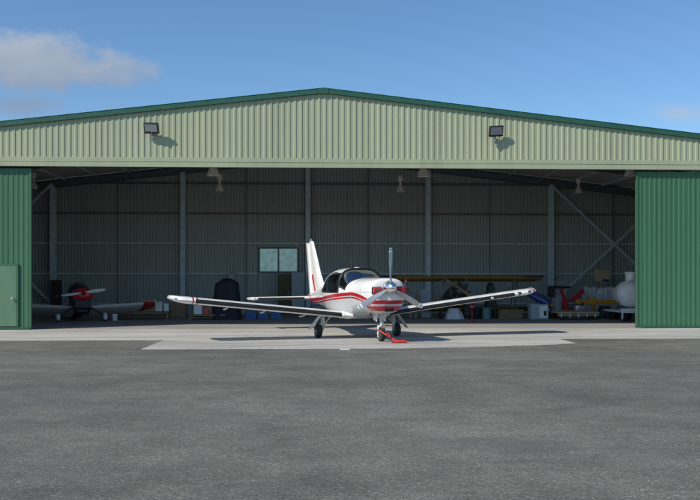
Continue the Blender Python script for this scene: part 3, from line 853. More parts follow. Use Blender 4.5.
# fin, rudder, tailplane
def sym_ring(le, te, thick, axis='x', n=10):
    """thin symmetric section from point le to te; thickness along axis"""
    le, te = Vector(le), Vector(te); out = []
    ax = Vector((1, 0, 0)) if axis == 'x' else Vector((0, 0, 1))
    xs = [(1-cos(pi*i/n))/2 for i in range(n+1)]
    def yt(x): return 5*(0.2969*sqrt(x)-0.1260*x-0.3516*x*x+0.2843*x**3-0.1036*x**4)*thick
    for x in reversed(xs): out.append(le + (te-le)*x + ax*yt(x))
    for x in xs[1:-1]: out.append(le + (te-le)*x - ax*yt(x))
    return out
mb = AMB()
mb.loft([sym_ring((0, 5.55, 1.36), (0, 7.02, 1.14), 0.15), sym_ring((0, 5.90, 1.50), (0, 7.06, 1.40), 0.16), sym_ring((0, 6.18, 1.80), (0, 7.14, 1.80), 0.14),
         sym_ring((0, 6.62, 2.40), (0, 7.30, 2.40), 0.105), sym_ring((0, 6.90, 2.76), (0, 7.40, 2.76), 0.08), sym_ring((0, 6.98, 2.80), (0, 7.40, 2.80), 0.05)])
fin = mb.build('fin', M['white'], ac, angle=60)
mb = AMB()
mb.loft([sym_ring((0, 7.04, 1.12), (0, 7.42, 1.10), 0.10), sym_ring((0, 7.155, 1.80), (0, 7.58, 1.80), 0.085), sym_ring((0, 7.41, 2.74), (0, 7.78, 2.78), 0.05)])
mb.build('rudder', M['white'], ac, angle=60)
mb = AMB(); mb.lathe([(0.035, 0), (0.035, 0.05), (0.025, 0.08), (0.0, 0.09)], (0, 7.15, 2.79), (0, 0, 1), 12); mb.build('beacon', M['lens'], fin)
for side in (-1, 1):
    mb = AMB()
    def stripe(sa, za, sb, zb, w):
        pts = []
        for i in range(9):
            f = i/8; s = sa+(sb-sa)*f; z = za+(zb-za)*f
            pts.append((side*0.066, s, z))
        mb.bar(pts[0], pts[-1], 0.05*0.4, w, up=(0, 1, 0))
    stripe(6.62, 1.22, 6.86, 1.72, 0.07)
    mb.build('fin_stripe', M['red'], fin)
for side in (-1, 1):
    mb = AMB()
    def tp(t):
        le = 6.98 + 0.05*(t/2.05); te = 7.72 - 0.02*t/2.05
        k = 1.0
        if t > 1.97: k = 0.75
        return sym_ring((side*t, le + (1-k)*0.25, 0.985 + 0.004*t), (side*t, te - (1-k)*0.1, 0.985+0.004*t), 0.105*k, 'z')
    mb.loft([tp(t) for t in (0.03, 0.5, 1.2, 1.9, 1.97, 2.04)])
    tl = mb.build('tailplane', M['white'], ac, angle=50)
    mb = AMB(); rows = []
    for t in (0.30, 1.0, 1.80):
        r = tp(t); rows.append([Vector(r[i]) + Vector((0, -0.004, (0.004 if i < 10 else -0.004))) for i in range(9, 13)])
    mb.loft(rows, closed=False); mb.build('deicing_boot', M['boot'], tl, angle=60)
    mb = AMB(); mb.box((side*1.98, 6.95, 0.993), (0.13, 0.30, 0.10)); mb.build('balance_horn', M['white'], tl, bevel=0.04, seg=4)

# landing gear (stands on the ground: not banked)
GX = Matrix.Translation((0, -1.0, 0))
def wheel(par, x, s, r, w, rz=0.0, hubmat='alu'):
    X = GX @ Matrix.Translation((x, s, r-0.008)) @ Matrix.Rotation(rz, 4, 'Z')
    mb = MB(X); pr = []
    for i in range(13):
        a = -pi*0.5 + pi*i/12
        pr.append((r*0.60 + (r*0.40)*cos(a)**0.7 if cos(a) > 1e-6 else r*0.60, w/2*sin(a)))
    mb.lathe(pr, (0, 0, 0), (1, 0, 0), 32, cap0=True, cap1=True); wl = mb.build('wheel', M['rubber'], par, angle=50)
    mb = MB(X)
    for sg in (-1, 1):
        mb.lathe([(r*0.60, w*0.40), (r*0.60, w*0.52), (r*0.50, w*0.54), (r*0.42, w*0.40), (r*0.20, w*0.42), (r*0.18, w*0.60), (0.001, w*0.62)], (0, 0, 0), (sg, 0, 0), 24)
    mb.build('wheel_rim', M[hubmat], wl)
    return wl
def tubep(par, name, pts, r, m, n=10):
    mb = MB(GX); mb.tube(pts, r, n); return mb.build(name, M[m], par)
mb = MB(GX); mb.tube([(0.0, 1.06, 0.80), (0, 1.03, 0.52)], 0.044, 14); mb.tube([(0, 1.035, 0.54), (0, 1.01, 0.34)], 0.030, 14); ng = mb.build('nose_gear', M['gear'], ac)
mb = MB(GX)
mb.box((0, 1.0, 0.385), (0.20, 0.09, 0.045)); mb.bar((-0.092, 1.0, 0.385), (-0.092, 1.0, 0.165), 0.022, 0.075, up=(0, 1, 0)); mb.bar((0.092, 1.0, 0.385), (0.092, 1.0, 0.165), 0.022, 0.075, up=(0, 1, 0))
mb.build('fork', M['white'], ng, bevel=0.01)
mb = MB(GX); mb.bar((0.0, 0.96, 0.56), (0.0, 0.88, 0.46), 0.05, 0.02); mb.bar((0, 0.88, 0.46), (0, 0.96, 0.37), 0.05, 0.02); mb.build('torque_link', M['gear'], ng)
mb = MB(GX); mb.bar((0.10, 1.10, 0.74), (0.12, 1.14, 0.52), 0.010, 0.26, up=(0, 1, 0)); mb.build('gear_door', M['dullwhite'], ng)
mb = MB(GX); mb.bar((-0.10, 1.10, 0.74), (-0.12, 1.14, 0.52), 0.010, 0.26, up=(0, 1, 0)); mb.build('gear_door', M['dullwhite'], ng)
wheel(ng, 0, 1.0, 0.178, 0.135)
for side in (-1, 1):
    X = side*1.13
    mb = MB(GX); mb.tube([(side*1.02, 2.72, 0.66), (side*1.01, 2.68, 0.36)], 0.036, 12); mb.tube([(side*1.01, 2.68, 0.37), (side*1.02, 2.78, 0.20)], [0.04, 0.032], 12)
    mg = mb.build('main_gear', M['gear'], ac)
    tubep(mg, 'shock_strut', [(side*1.03, 2.86, 0.66), (side*1.02, 2.80, 0.26)], 0.024, 'alu')
    tubep(mg, 'side_brace', [(side*0.74, 2.75, 0.62), (side*0.98, 2.70, 0.40)], 0.020, 'gear')
    mb = MB(GX); mb.bar((side*1.07, 2.70, 0.655), (side*1.40, 2.70, 0.24), 0.22, 0.016, up=(side*0.8, 0, 0.6)); mb.build('gear_door', M['dullwhite'] , mg, bevel=0.006)
    mb = MB(GX); mb.bar((side*0.86, 2.62, 0.60), (side*0.98, 2.60, 0.38), 0.012, 0.05, up=(0, 1, 0)); mb.build('door_link', M['gear'], mg)
    wheel(mg, X, 2.80, 0.19, 0.16, rz=0.0)

# removable intake plugs and tow bar
def ac_world(v): return Matrix.Translation(ac.location) @ Matrix.Rotation(TH-AZ, 4, 'Z') @ AX @ Vector(v)
for sx, lab in ((-1, 'red foam plug with grey patch filling the intake left of the spinner'), (1, 'red foam plug filling the intake right of the spinner, with a flag')):
    p = ac_world((sx*0.31, 0.315, 1.20))
    t = thing('intake_plug', p, lab, 'intake plug', 'red plugs in the cowl intakes', rz=TH-AZ)
    mb = MB(); mb.box((0, 0, 0.095), (0.225, 0.075, 0.165)); mb.build('plug', M['plug'], t, bevel=0.028, seg=3)
    if sx < 0:
        mb = MB(); mb.box((0.0, -0.0385, 0.115), (0.11, 0.004, 0.045)); mb.build('patch', M['steel_dark'], t)
    else:
        mb = MB(); mb.tube([(0.10, -0.01, 0.19), (0.115, -0.015, 0.36)], 0.005, 6); mb.add([(0.11, -0.015, 0.37), (0.145, -0.015, 0.35), (0.14, -0.012, 0.29), (0.115, -0.012, 0.29)], [(0, 1, 2, 3)]); mb.build('flag', M['pink'], t)
# tow bar
nwc = Vector((nw.x, nw.y, 0))
tb_end = G(398, 343.0)
t = thing('tow_bar', (nw.x, nw.y, 0), 'red tow bar hooked to the nose wheel with its handle lying on the concrete', 'tow bar')
e = Vector((tb_end.x-nw.x, tb_end.y-nw.y, 0.03))
mb = MB(); mb.tube([Vector((-0.13, -0.02, 0.30)), Vector((-0.11, -0.12, 0.31)), e*0.45 + Vector((-0.05, 0, 0.155))], 0.016, 8); mb.tube([Vector((0.14, 0.02, 0.19)), Vector((0.17, -0.10, 0.19)), e*0.45 + Vector((0.03, 0, 0.10))], 0.016, 8)
mb.tube([Vector((-0.13, -0.1, 0.31)), Vector((0.17, -0.1, 0.19))], 0.016, 8)
mb.build('yoke', M['towred'], t)
mb = MB(); mb.tube([e*0.42 + Vector((0, 0, 0.14)), e], 0.020, 8); mb.build('shaft', M['towred'], t)
mb = MB(); mb.tube([e + Vector((-0.16, -0.03, 0)), e + Vector((0.22, 0.02, 0))], 0.024, 8); mb.build('handle', M['towred'], t)
p = G(400, 342.6)
t = thing('wheel_chock', (p.x, p.y+0.12, 0), 'flat red chock lying on the concrete beside the nose wheel', 'wheel chock')
mb = MB(); mb.prism([(-0.15, -0.05, 0), (-0.15, 0.05, 0), (-0.15, 0.04, 0.05), (-0.15, -0.01, 0.06)], (0.30, 0, 0)); mb.build('wedge', M['towred'], t, bevel=0.006)

# ------------------------------------------------------------------ small red taildragger, left inside
def simple_wheel(X, r, w, par, spat=None):
    mb = MB(X); mb.lathe([(r*0.5, -w*0.45), (r*0.92, -w*0.5), (r, -w*0.25), (r, w*0.25), (r*0.92, w*0.5), (r*0.5, w*0.45)], (0, 0, r), (1, 0, 0), 20); wl = mb.build('wheel', M['rubber'], par)
    if spat:
        mb = MB(X); prof = [(-0.26, 0.02, .17), (-0.22, 0.075, .17), (-0.08, 0.105, .185), (0.08, 0.095, .19), (0.24, 0.05, .20), (0.36, 0.01, .21)]
        mb.loft([[(h*0.85*cos(2*pi*k/16), y, z + (h*1.45)*sin(2*pi*k/16)) for k in range(16)] for (y, h, z) in prof]); mb.build('wheel_spat', M[spat], wl)
    return wl
pA = G(81.5, 321.6)
AYAW = radians(22)
rd = thing('small_aircraft', (pA.x, pA.y, 0), 'small red and white tail-wheel aircraft with wheel spats behind the left door', 'aircraft', rz=AYAW)
PITCH = Matrix.Translation((0, 0, 0.17)) @ Matrix.Rotation(radians(-13), 4, 'X') @ Matrix.Translation((0, 0, -0.17))
SX = PITCH
def ell(cx, y, cz, hw, hh, n=24, p=2.3):
    return [(cx + hw*copysign(abs(sin(2*pi*k/n))**(2/p), sin(2*pi*k/n)), y, cz + hh*copysign(abs(cos(2*pi*k/n))**(2/p), cos(2*pi*k/n))) for k in range(n)]
mb = MB(SX); mb.loft([ell(0, 0.0, 0.80, 0.33, 0.36), ell(0, 0.7, 0.80, 0.34, 0.38), ell(0, 1.6, 0.80, 0.30, 0.34), ell(0, 2.8, 0.84, 0.17, 0.22), ell(0, 3.9, 0.88, 0.05, 0.12)])
fz = mb.build('fuselage', M['belly'], rd)
mb = MB(SX); mb.loft([ell(0, -0.74, 0.92, 0.13, 0.12), ell(0, -0.70, 0.92, 0.25, 0.18), ell(0, -0.60, 0.91, 0.37, 0.24), ell(0, -0.3, 0.92, 0.40, 0.27), ell(0, 0.02, 0.95, 0.36, 0.27)]); mb.build('cowling', M['red'], rd)
mb = MB(SX); mb.box((0, -0.30, 0.58), (0.56, 0.55, 0.34)); mb.box((0.0, -0.05, 0.44), (0.44, 0.5, 0.28)); mb.tube([(-0.22, -0.5, 0.62), (-0.26, -0.4, 0.40), (-0.24, 0.1, 0.30)], 0.04, 8); mb.tube([(0.22, -0.5, 0.62), (0.26, -0.4, 0.40), (0.24, 0.1, 0.30)], 0.04, 8); mb.build('engine', M['black'], rd, bevel=0.03)
mb = MB(SX); mb.loft([ell(0, 0.32, 1.14, 0.24, 0.06), ell(0, 0.50, 1.26, 0.34, 0.22), ell(0, 0.85, 1.31, 0.37, 0.34), ell(0, 1.3, 1.25, 0.32, 0.30), ell(0, 1.9, 1.04, 0.12, 0.10)]); mb.build('canopy', M['glassdark'], rd)
mb = MB(SX); mb.tube([(0.385*sin(radians(a)), 0.62, 1.22+0.42*cos(radians(a))) for a in range(-90, 91, 15)], 0.022, 8); mb.build('canopy_frame', M['engine'], rd)
mb = MB(SX); mb.box((0, 1.0, 1.18), (0.26, 0.10, 0.34)); mb.build('headrest', M['pink'], rd, bevel=0.05)
pp = MB(SX); pp.lathe([(0.001, -0.98), (0.06, -0.93), (0.10, -0.82), (0.105, -0.73)], (0, 0, 0.93), (0, 1, 0), 18); pp = pp.build('propeller', M['red'], rd)
for a in (82, 262):
    X = SX @ Matrix.Translation((0, -0.80, 0.93)) @ Matrix.Rotation(radians(a), 4, 'Y')
    mb = MB(X); mb.loft([[(c/2*cos(2*pi*k/12)*0.75+0.0, c/2*cos(2*pi*k/12)*0.6 + t_/2*sin(2*pi*k/12), r) for k in range(12)] for r, c, t_ in ((0.08, 0.06, 0.05), (0.25, 0.13, 0.03), (0.5, 0.15, 0.02), (0.70, 0.12, 0.014), (0.80, 0.06, 0.01))])
    mb.build('blade', M['dullwhite'], pp)
for side in (-1, 1):
    mb = MB(SX)
    def wr(t):
        return [Vector((side*t, 0.05 + x, 0.56 + t*0.055 + y - x*0.09)) for x, y in naca(1.40, 0.12, 10)]
    mb.loft([wr(t) for t in (0.2, 1.0, 1.9, 2.32)]); wg = mb.build('wing', M['dullwhite'], rd)
    mb = MB(SX)
    def wt(t, k): return [Vector((side*t, 0.05 + (1-k)*0.35 + x*k, 0.56 + t*0.055 + y*k - x*0.09)) for x, y in naca(1.40, 0.12, 10)]
    mb.loft([wt(2.325, 1), wt(2.55, 0.96), wt(2.72, 0.8), wt(2.80, 0.5)]); mb.build('wing_tip', M['red'], wg)
    mb = MB(SX)
    def tl_(t): return sym_ring((side*t, 3.35, 0.92), (side*t, 3.95, 0.92), 0.05, 'z')
    mb.loft([tl_(0.03), tl_(0.85)]); mb.build('tailplane', M['red'], rd)
    mb = MB(); mb.tube([(side*0.30, -0.02, 0.55), (side*0.80, -0.04, 0.22)], 0.028, 8); lg = mb.build('gear_leg', M['black'], rd)
    simple_wheel(Matrix.Translation((side*0.84, -0.04, 0)), 0.16, 0.11, lg, 'white')
mb = MB(SX); mb.loft([sym_ring((0, 3.0, 0.95), (0, 4.0, 0.85), 0.06), sym_ring((0, 3.3, 1.35), (0, 4.02, 1.35), 0.05), sym_ring((0, 3.45, 1.62), (0, 3.95, 1.62), 0.03)]); mb.build('fin', M['red'], rd)

# ------------------------------------------------------------------ yellow biplane, right inside
pB = G(457, 318.5)
bi = thing('biplane', (pB.x, pB.y-0.6, 0), 'mustard yellow biplane with dark wing tops and bare engine at the back of the hangar', 'biplane', rz=radians(2))
def wing_slab(mb, x0, x1, y0, z, ch, dih=0.0, sweep=0.0):
    rs = []
    for i in range(9):
        t = x0+(x1-x0)*i/8
        e = min(abs(t-x0), abs(t-x1)); k = 1.0
        if i in (0, 8): k = 0.75
        rs.append([Vector((t, y0 + (1-k)*0.2 + x*k, z + dih*abs(t) + y*k)) for x, y in naca(ch, 0.12, 10)])
    mb.loft(rs)
BP = Matrix.Translation((0, 0.2, 0.2)) @ Matrix.Rotation(radians(-11), 4, 'X') @ Matrix.Translation((0, -0.2, -0.2))
for (x0, x1, y0, z, ch, nm) in ((-3.35, 3.62, 0.35, 1.74, 1.05, 'upper_wing'), (-2.9, 3.40, 0.85, 0.55, 0.95, 'lower_wing')):
    mb = MB(BP); wing_slab(mb, x0, x1, y0, z, ch); uw = mb.build(nm, M['mustard'], bi)
    mb = MB(BP)
    rs = []
    for i in range(5):
        t = x0+0.02+(x1-x0-0.04)*i/4
        a = naca(ch, 0.12, 10)
        rs.append([Vector((t, y0 - 0.004 + x, z + y + 0.004)) for x, y in a[0:12]])
    mb.loft(rs, closed=False); mb.build('dark_top', M['darkgreen'], uw)
mb = MB(BP); mb.loft([ell(0, 0.0, 1.02, 0.30, 0.30), ell(0, 0.5, 1.02, 0.36, 0.40), ell(0, 1.5, 1.02, 0.36, 0.42), ell(0, 2.4, 1.0, 0.27, 0.33), ell(0, 3.9, 0.98, 0.06, 0.14)]); mb.build('fuselage', M['darkgreen'], bi)
en = MB(BP); en.lathe([(0.05, -0.46), (0.16, -0.40), (0.20, -0.24), (0.20, 0.0)], (0, 0, 1.05), (0, 1, 0), 18); en = en.build('engine', M['engine'], bi)
for k in range(7):
    a = 2*pi*k/7
    mb = MB(BP @ Matrix.Translation((0, -0.2, 1.05)) @ Matrix.Rotation(a, 4, 'Y'))
    mb.lathe([(0.075, 0.16), (0.085, 0.20), (0.070, 0.22), (0.085, 0.25), (0.070, 0.27), (0.085, 0.30), (0.070, 0.32), (0.085, 0.35), (0.07, 0.40), (0.03, 0.44)], (0, 0, 0), (0, 0, 1), 12)
    mb.tube([(0.05, -0.09, 0.14), (0.05, -0.07, 0.42)], 0.012, 6)
    mb.build('cylinder_head', M['engine'], en)
mb = MB(BP); mb.tube([(-0.34*cos(a_), -0.02, 1.05+0.34*sin(a_)) for a_ in [2*pi*i/16 for i in range(17)]], 0.024, 6); mb.build('exhaust_ring', M['wood'], en)
X = BP @ Matrix.Translation((0, -0.52, 1.05)) @ Matrix.Rotation(radians(125), 4, 'Y')
mb = MB(X); mb.loft([[(c/2*cos(2*pi*k/12), c*0.3*cos(2*pi*k/12)*copysign(1, r) + t_/2*sin(2*pi*k/12), r) for k in range(12)] for r, c, t_ in ((-0.72, 0.06, .01), (-0.6, 0.12, .016), (-0.3, 0.12, .03), (-0.05, 0.09, .06), (0.05, 0.09, .06), (0.3, 0.12, .03), (0.6, 0.12, .016), (0.72, 0.06, .01))]); mb.build('propeller', M['wood'], bi)
for x in (-2.55, 2.55):
    for y in (0.55, 1.15):
        mb = MB(BP); mb.bar((x, y, 1.70), (x-0.05, y+0.42, 0.58), 0.05, 0.022, up=(1, 0, 0)); mb.build('interplane_strut', M['darkgreen'], bi)
    mb = MB(BP); mb.tube([(x, 0.6, 1.68), (copysign(0.4, x), 1.0, 0.62)], 0.006, 5); mb.tube([(x, 0.95, 0.6), (copysign(0.4, x), 0.6, 1.70)], 0.006, 5); mb.build('bracing_wire', M['steel'], bi)
for x in (-0.36, 0.36):
    mb = MB(BP); mb.tube([(x*0.9, 0.55, 1.35), (x*1.25, 0.5, 1.72)], 0.018, 6); mb.tube([(x*0.9, 1.1, 1.35), (x*1.25, 1.1, 1.72)], 0.018, 6); mb.build('cabane_strut', M['steel_dark'], bi)
    mb = MB(); mb.tube([(x*0.7, 0.35, 0.68), (x*1.9, 0.20, 0.22)], 0.024, 8); mb.tube([(x*0.7, 0.95, 0.66), (x*1.9, 0.20, 0.22)], 0.02, 8); lg = mb.build('gear_leg', M['darkgreen'], bi)
    simple_wheel(Matrix.Translation((x*2.0, 0.20, 0)), 0.20, 0.11, lg)
mb = MB(BP); mb.loft([sym_ring((0, 3.3, 1.0), (0, 4.1, 0.95), 0.05), sym_ring((0, 3.55, 1.6), (0, 4.1, 1.6), 0.03)]); mb.build('fin', M['mustard'], bi)
mb = MB(BP); mb.loft([sym_ring((-1.2, 3.5, 1.05), (-1.2, 4.0, 1.05), 0.04, 'z'), sym_ring((1.2, 3.5, 1.05), (1.2, 4.0, 1.05), 0.04, 'z')]); mb.build('tailplane', M['mustard'], bi)

# ------------------------------------------------------------------ clutter
def spot(x0, x1, yt, yb, yground=None):
    """box standing on the floor: base point, width, height from photo pixels"""
    g = yground if yground else yb
    d = depth_of(g); s = FPX/d; p = W((x0+x1)/2, g, d)
    return p.x, p.y, (x1-x0)/s, (yb-yt)/s, (g-yb)/s     # x, y, width, height, base height
def boxthing(name, m, px, label, cat, dep=None, group=None, bevel=0.012, rz=0.0, yg=None):
    x, y, w, h, z = spot(*px, yground=yg)
    t = thing(name, (x, y, z), label, cat, group, rz)
    mb = MB(); mb.box((0, 0, h/2), (w, dep or w*0.8, h)); return t, mb, w, h, dep or w*0.8

# left low bench and what stands on it
x, y, w, h, z = spot(112, 170, 311, 319)
def bench(px, label, dep=0.7):
    x, y, w, h, z = spot(*px)
    t = thing('low_bench', (x, y, 0), label, 'bench', 'low benches along the back of the hangar')
    mb = MB(); mb.box((0, 0, h-0.03), (w, dep, 0.06)); mb.box((0, 0, 0.10), (w-0.12, dep-0.1, 0.03)); mb.build('bench_top', M['wood'], t, bevel=0.006)
    for sx in (-1, 1):
        for sy in (-1, 1):
            mb = MB(); mb.box((sx*(w/2-0.06), sy*(dep/2-0.06), (h-0.062)/2), (0.07, 0.07, h-0.062)); mb.build('leg', M['wood'], t)
    return y, h
by, bh = bench((113, 170, 311, 319), 'dark low timber bench under the red wing tip, loaded with cans and boxes')
def jerrycan(px, yg, label, m):
    x, y, w, h, z = spot(*px, yground=yg)
    t = thing('jerrycan', (x, y, z), label, 'jerrycan')
    mb = MB(); mb.box((0, 0, h*0.42), (w, 0.16, h*0.84)); b = mb.build('can_body', M[m], t, bevel=0.03, seg=3)
    mb = MB(); mb.tube([(-w*0.30, 0, h*0.82), (-w*0.28, 0, h*0.97), (w*0.1, 0, h*0.97), (w*0.14, 0, h*0.82)], 0.014, 8); mb.build('handle', M[m], t)
    mb = MB(); mb.lathe([(0.035, 0), (0.035, 0.05), (0.03, 0.06)], (w*0.32, 0, h*0.82), (0, 0, 1), 12); mb.build('cap', M['black'], t)
jerrycan((124, 131.5, 302, 311), 319, 'red plastic jerrycan standing on the dark low bench', 'red')
def carton(px, yg, label, m='card', rz=0.0, dep=None, name='carton', tape=True, grp=None):
    x, y, w, h, z = spot(*px, yground=yg)
    t = thing(name, (x, y, z), label, 'box', grp, rz)
    dp = dep or w*0.8
    mb = MB(); mb.box((0, 0, h/2), (w, dp, h)); mb.build('box_body', M[m], t, bevel=0.008)
    if tape:
        mb = MB(); mb.box((0, 0, h+0.002), (0.05, dp, 0.003)); mb.box((0, -dp/2-0.002, h-0.05), (0.05, 0.003, 0.10)); mb.build('tape', M['palewood'], t)
        mb = MB(); mb.bar((-w/2+0.01, -dp/2-0.0, h), (-w/2-0.08, -dp/2-0.02, h+0.05), 0.01, 0.10); mb.build('flap', M[m], t)
    return t
carton((132.5, 141, 304.5, 311), 319, 'pale grey metal toolbox on the dark low bench', 'greylock', name='toolbox', tape=False)
carton((144, 155, 300, 311), 319, 'brown cardboard box on the dark low bench, under the red wing tip', 'card', 0.15)
carton((156, 162.5, 301.5, 310.9), 319, 'white carton on the low bench beside the brown box', 'dullwhite', -0.1)
carton((164, 168.5, 303.5, 310.9), 319, 'small white carton at the right end of the dark low bench', 'dullwhite', 0.2, tape=False)
def bucket(px, label, m):
    x, y, w, h, z = spot(*px); r = w/2
    t = thing('bucket', (x, y, 0), label, 'bucket')
    mb = MB(); mb.lathe([(r*0.80, 0), (r*0.97, h*0.94), (r*1.04, h*0.94), (r*1.04, h), (r*0.93, h), (r*0.78, 0.02)], (0, 0, 0), (0, 0, 1), 20, cap1=True); mb.build('pail', M[m], t)
    mb = MB(); mb.tube([(r*1.02*cos(a), -0.01-r*0.9*sin(a), h*0.92-0.10*sin(a)) for a in [pi*i/10 for i in range(11)]], 0.006, 6); mb.build('handle', M['steel'], t)
bucket((112, 117.5, 314, 320.5), 'white bucket on the floor beside the white spat of the red aircraft', 'dullwhite')
by2, bh2 = bench((190, 226, 314, 319.5), 'low timber bench under the left wing of the striped aircraft')
carton((194, 202, 305, 314), 319.5, 'white box on the low bench under the striped aircraft wing', 'dullwhite', 0.1, tape=False)
carton((203, 209.5, 306.5, 314), 319.5, 'small red crate on the low bench under the striped aircraft wing', 'red', 0.0, tape=False, name='crate')
carton((211, 222, 308, 314), 319.5, 'brown carton on the low bench beside the navy cover', 'card', -0.15)
carton((171.5, 186, 303.5, 317.5), 317.5, 'large brown carton on the floor below the striped aircraft wing tip', 'card', 0.05)

def drape(name, px, label, cat, m, top=0.72, folds=9, dep=0.6, grp=None, seed=1, peak=0.0, amp=0.075):
    x, y, w, h, z = spot(*px)
    o_mb = MB(); rings = []; n = 144; rnd = random.Random(seed)
    ph = [rnd.uniform(0, 6.28) for _ in range(4)]
    for i in range(15):
        v = i/14
        k = 1.0 - (1-top)*v**1.4
        if v > 0.94: k *= 1-(v-0.94)*6
        ring = []
        for j in range(n):
            a = 2*pi*j/n
            f = 1 + amp*(1-v*0.45)*sin(folds*a+ph[0]+v*1.5) + 0.03*sin(3*a+ph[1]+2*v) + 0.025*sin((folds*2+1)*a+ph[2])
            cx, cy = copysign(abs(cos(a))**0.55, cos(a)), copysign(abs(sin(a))**0.55, sin(a))
            zz = h*v + (0.03*h*sin(2*a+ph[3]) if v > 0.8 else 0) + (peak*h*max(0, cos(a-1.0)) if v > 0.85 else 0)
            ring.append((cx*w/2*k*f, cy*dep/2*k*f, max(0.0, zz)))
        rings.append(ring)
    o_mb.loft(rings, cap0=False)
    ob = o_mb.build(name, M[m], None, angle=80); ob.location = (x, y, 0)
    return tag(ob, label, cat, grp)
drape('covered_rack', (213, 241, 281, 319.5), 'tall navy cloth cover tapering upward, standing against the back wall', 'covered rack', 'covernavy', top=0.80, folds=6, dep=0.7, seed=3, peak=0.06)

def crate(px, label, m='blue'):
    x, y, w, h, z = spot(*px)
    t = thing('storage_crate', (x, y, 0), label, 'crate', 'blue crates on the hangar floor')
    mb = MB(); dp = w*0.9; th = 0.02
    mb.box((0, 0, 0.012), (w-0.03, dp-0.03, 0.02))
    for s_ in (-1, 1):
        mb.box((s_*(w/2-th/2), 0, h/2), (th, dp, h)); mb.box((0, s_*(dp/2-th/2), h/2), (w-2*th-0.002, th, h))
    mb.build('crate_body', M[m], t)
    mb = MB()
    for i in range(4): mb.box((-w/2+w*(i+0.5)/4, -dp/2-0.008, h*0.5), (0.025, 0.014, h*0.9))
    mb.box((0, -dp/2-0.012, h-0.03), (w, 0.02, 0.04)); mb.build('rim', M[m], t)
crate((246, 256.5, 311, 319), 'blue crate on the floor next to the navy cover')
crate((259, 268, 312, 319), 'blue crate in the middle of the three under the wing')
crate((271, 281, 310.5, 319), 'blue crate in front of the olive door panel')

# cupboards on the back wall
def cupboard(px, label, m, cat, dep=0.5, name='cupboard'):
    x, y, w, h, z = spot(*px)
    t = thing(name, (x, YB-0.52-dep/2, 0), label, cat)
    mb = MB(); mb.box((0, 0, h/2+0.03), (w, dep, h-0.06)); mb.build('carcass', M[m], t, bevel=0.008)
    mb = MB(); mb.box((0, 0, 0.015), (w-0.05, dep-0.05, 0.028)); mb.build('plinth', M['black'], t)
    mb = MB(); mb.box((0, -dep/2-0.012, h/2+0.03), (w-0.04, 0.02, h-0.12)); dd = mb.build('door', M[m], t, bevel=0.006)
    mb = MB(); mb.tube([(w*0.36, -dep/2-0.05, h*0.48), (w*0.36, -dep/2-0.05, h*0.58)], 0.010, 6); mb.build('handle', M['alu'], dd)
cupboard((277.5, 290.5, 274, 315), 'tall narrow olive brown cupboard below the window', 'olive', 'cupboard', 0.35)
cupboard((291, 304.5, 272, 315), 'tall pale grey metal locker beside the olive cupboard', 'greylock', 'locker', 0.45, 'locker')
p0 = WP(231.5, 283, YB-0.3)
t = thing('switchboard', (p0.x, YB-0.31, p0.z), 'pale grey switch box on the back wall above the navy cover', 'switch box')
mb = MB(); mb.box((0, 0, 0.23), (0.32, 0.16, 0.46)); mb.build('case', M['greylock'], t, bevel=0.01)
mb = MB(); mb.box((0, -0.085, 0.23), (0.28, 0.012, 0.41)); mb.build('lid', M['greylock'], t, bevel=0.006)
mb = MB(); mb.tube([(0.0, 0.04, 0.46), (0.0, 0.04, 1.6)], 0.016, 6); mb.build('conduit', M['steel'], t)

cupboard((48.5, 57, 280, 315), 'dark upright cabinet-shaped object by the column behind the small red aircraft', 'belly', 'cabinet', 0.45, 'dark_upright')  # unidentified dark upright object, given the shape of a cabinet

# right side of the floor
def planks(px, label, n, dep, lean=None):
    x, y, w, h, z = spot(*px)
    t = thing('timber_planks', (x, y, 0), label, 'timber')
    for i in range(n):
        zz = h*(i+0.5)/n
        mb = MB(Matrix.Rotation(random.uniform(-0.03, 0.03), 4, 'Z')); mb.box((random.uniform(-.04, .04), random.uniform(-.03, .03), zz), (w*random.uniform(0.93, 1.0), dep, h/n*0.86)); mb.build('plank', M['wood'], t, bevel=0.004)
planks((498, 522, 309.5, 318.8), 'stack of brown timber planks on the floor under the biplane', 5, 0.4)
def leaning(px, label, m, cat, name, th=0.03):
    x, y, w, h, z = spot(*px)
    lean = 0.16
    mb = MB(Matrix.Rotation(-lean, 4, 'X')); mb.box((0, 0, h/2+0.004), (w, th, h/cos(lean)))
    ob = mb.build(name, M[m], None, bevel=0.004); ob.location = (x, y, 0.01)
    return tag(ob, label, cat)
leaning((421, 431, 290, 317.5), 'pale grey board leaning upright behind the propeller blade', 'greylock', 'board', 'leaning_board')
t = thing('leaning_planks', G(413.5, 317.8), 'two brown planks leaning together near the lower right propeller blade', 'timber')
for i, (dx, hh, ln) in enumerate(((-0.10, 1.25, 0.20), (0.09, 1.12, 0.14))):
    mb = MB(Matrix.Rotation(-0.12, 4, 'X') @ Matrix.Rotation(ln*(1 if i else -1)*0.5, 4, 'Y')); mb.box((dx, 0.0, hh/2+0.01), (0.13, 0.03, hh)); mb.build('plank', M['wood'], t, bevel=0.004)
def drum(px, label, m):
    x, y, w, h, z = spot(*px); r = w/2
    t = thing('drum', (x, y, 0), label, 'drum', 'drums below the biplane')
    mb = MB(); mb.lathe([(r*0.97, 0), (r, 0.02), (r*0.96, 0.05), (r*0.96, h*0.32), (r, h*0.34), (r*0.96, h*0.36), (r*0.96, h*0.65), (r, h*0.67), (r*0.96, h*0.69), (r*0.96, h*0.95), (r, h*0.98), (r*0.95, h), (r*0.93, h*0.975)], (0, 0, 0), (0, 0, 1), 24); mb.build('barrel', M[m], t)
    mb = MB(); mb.lathe([(0.035, h*0.97), (0.035, h*0.99), (0.025, h*0.995)], (r*0.5, 0, 0), (0, 0, 1), 10); mb.build('bung', M['black'], t)
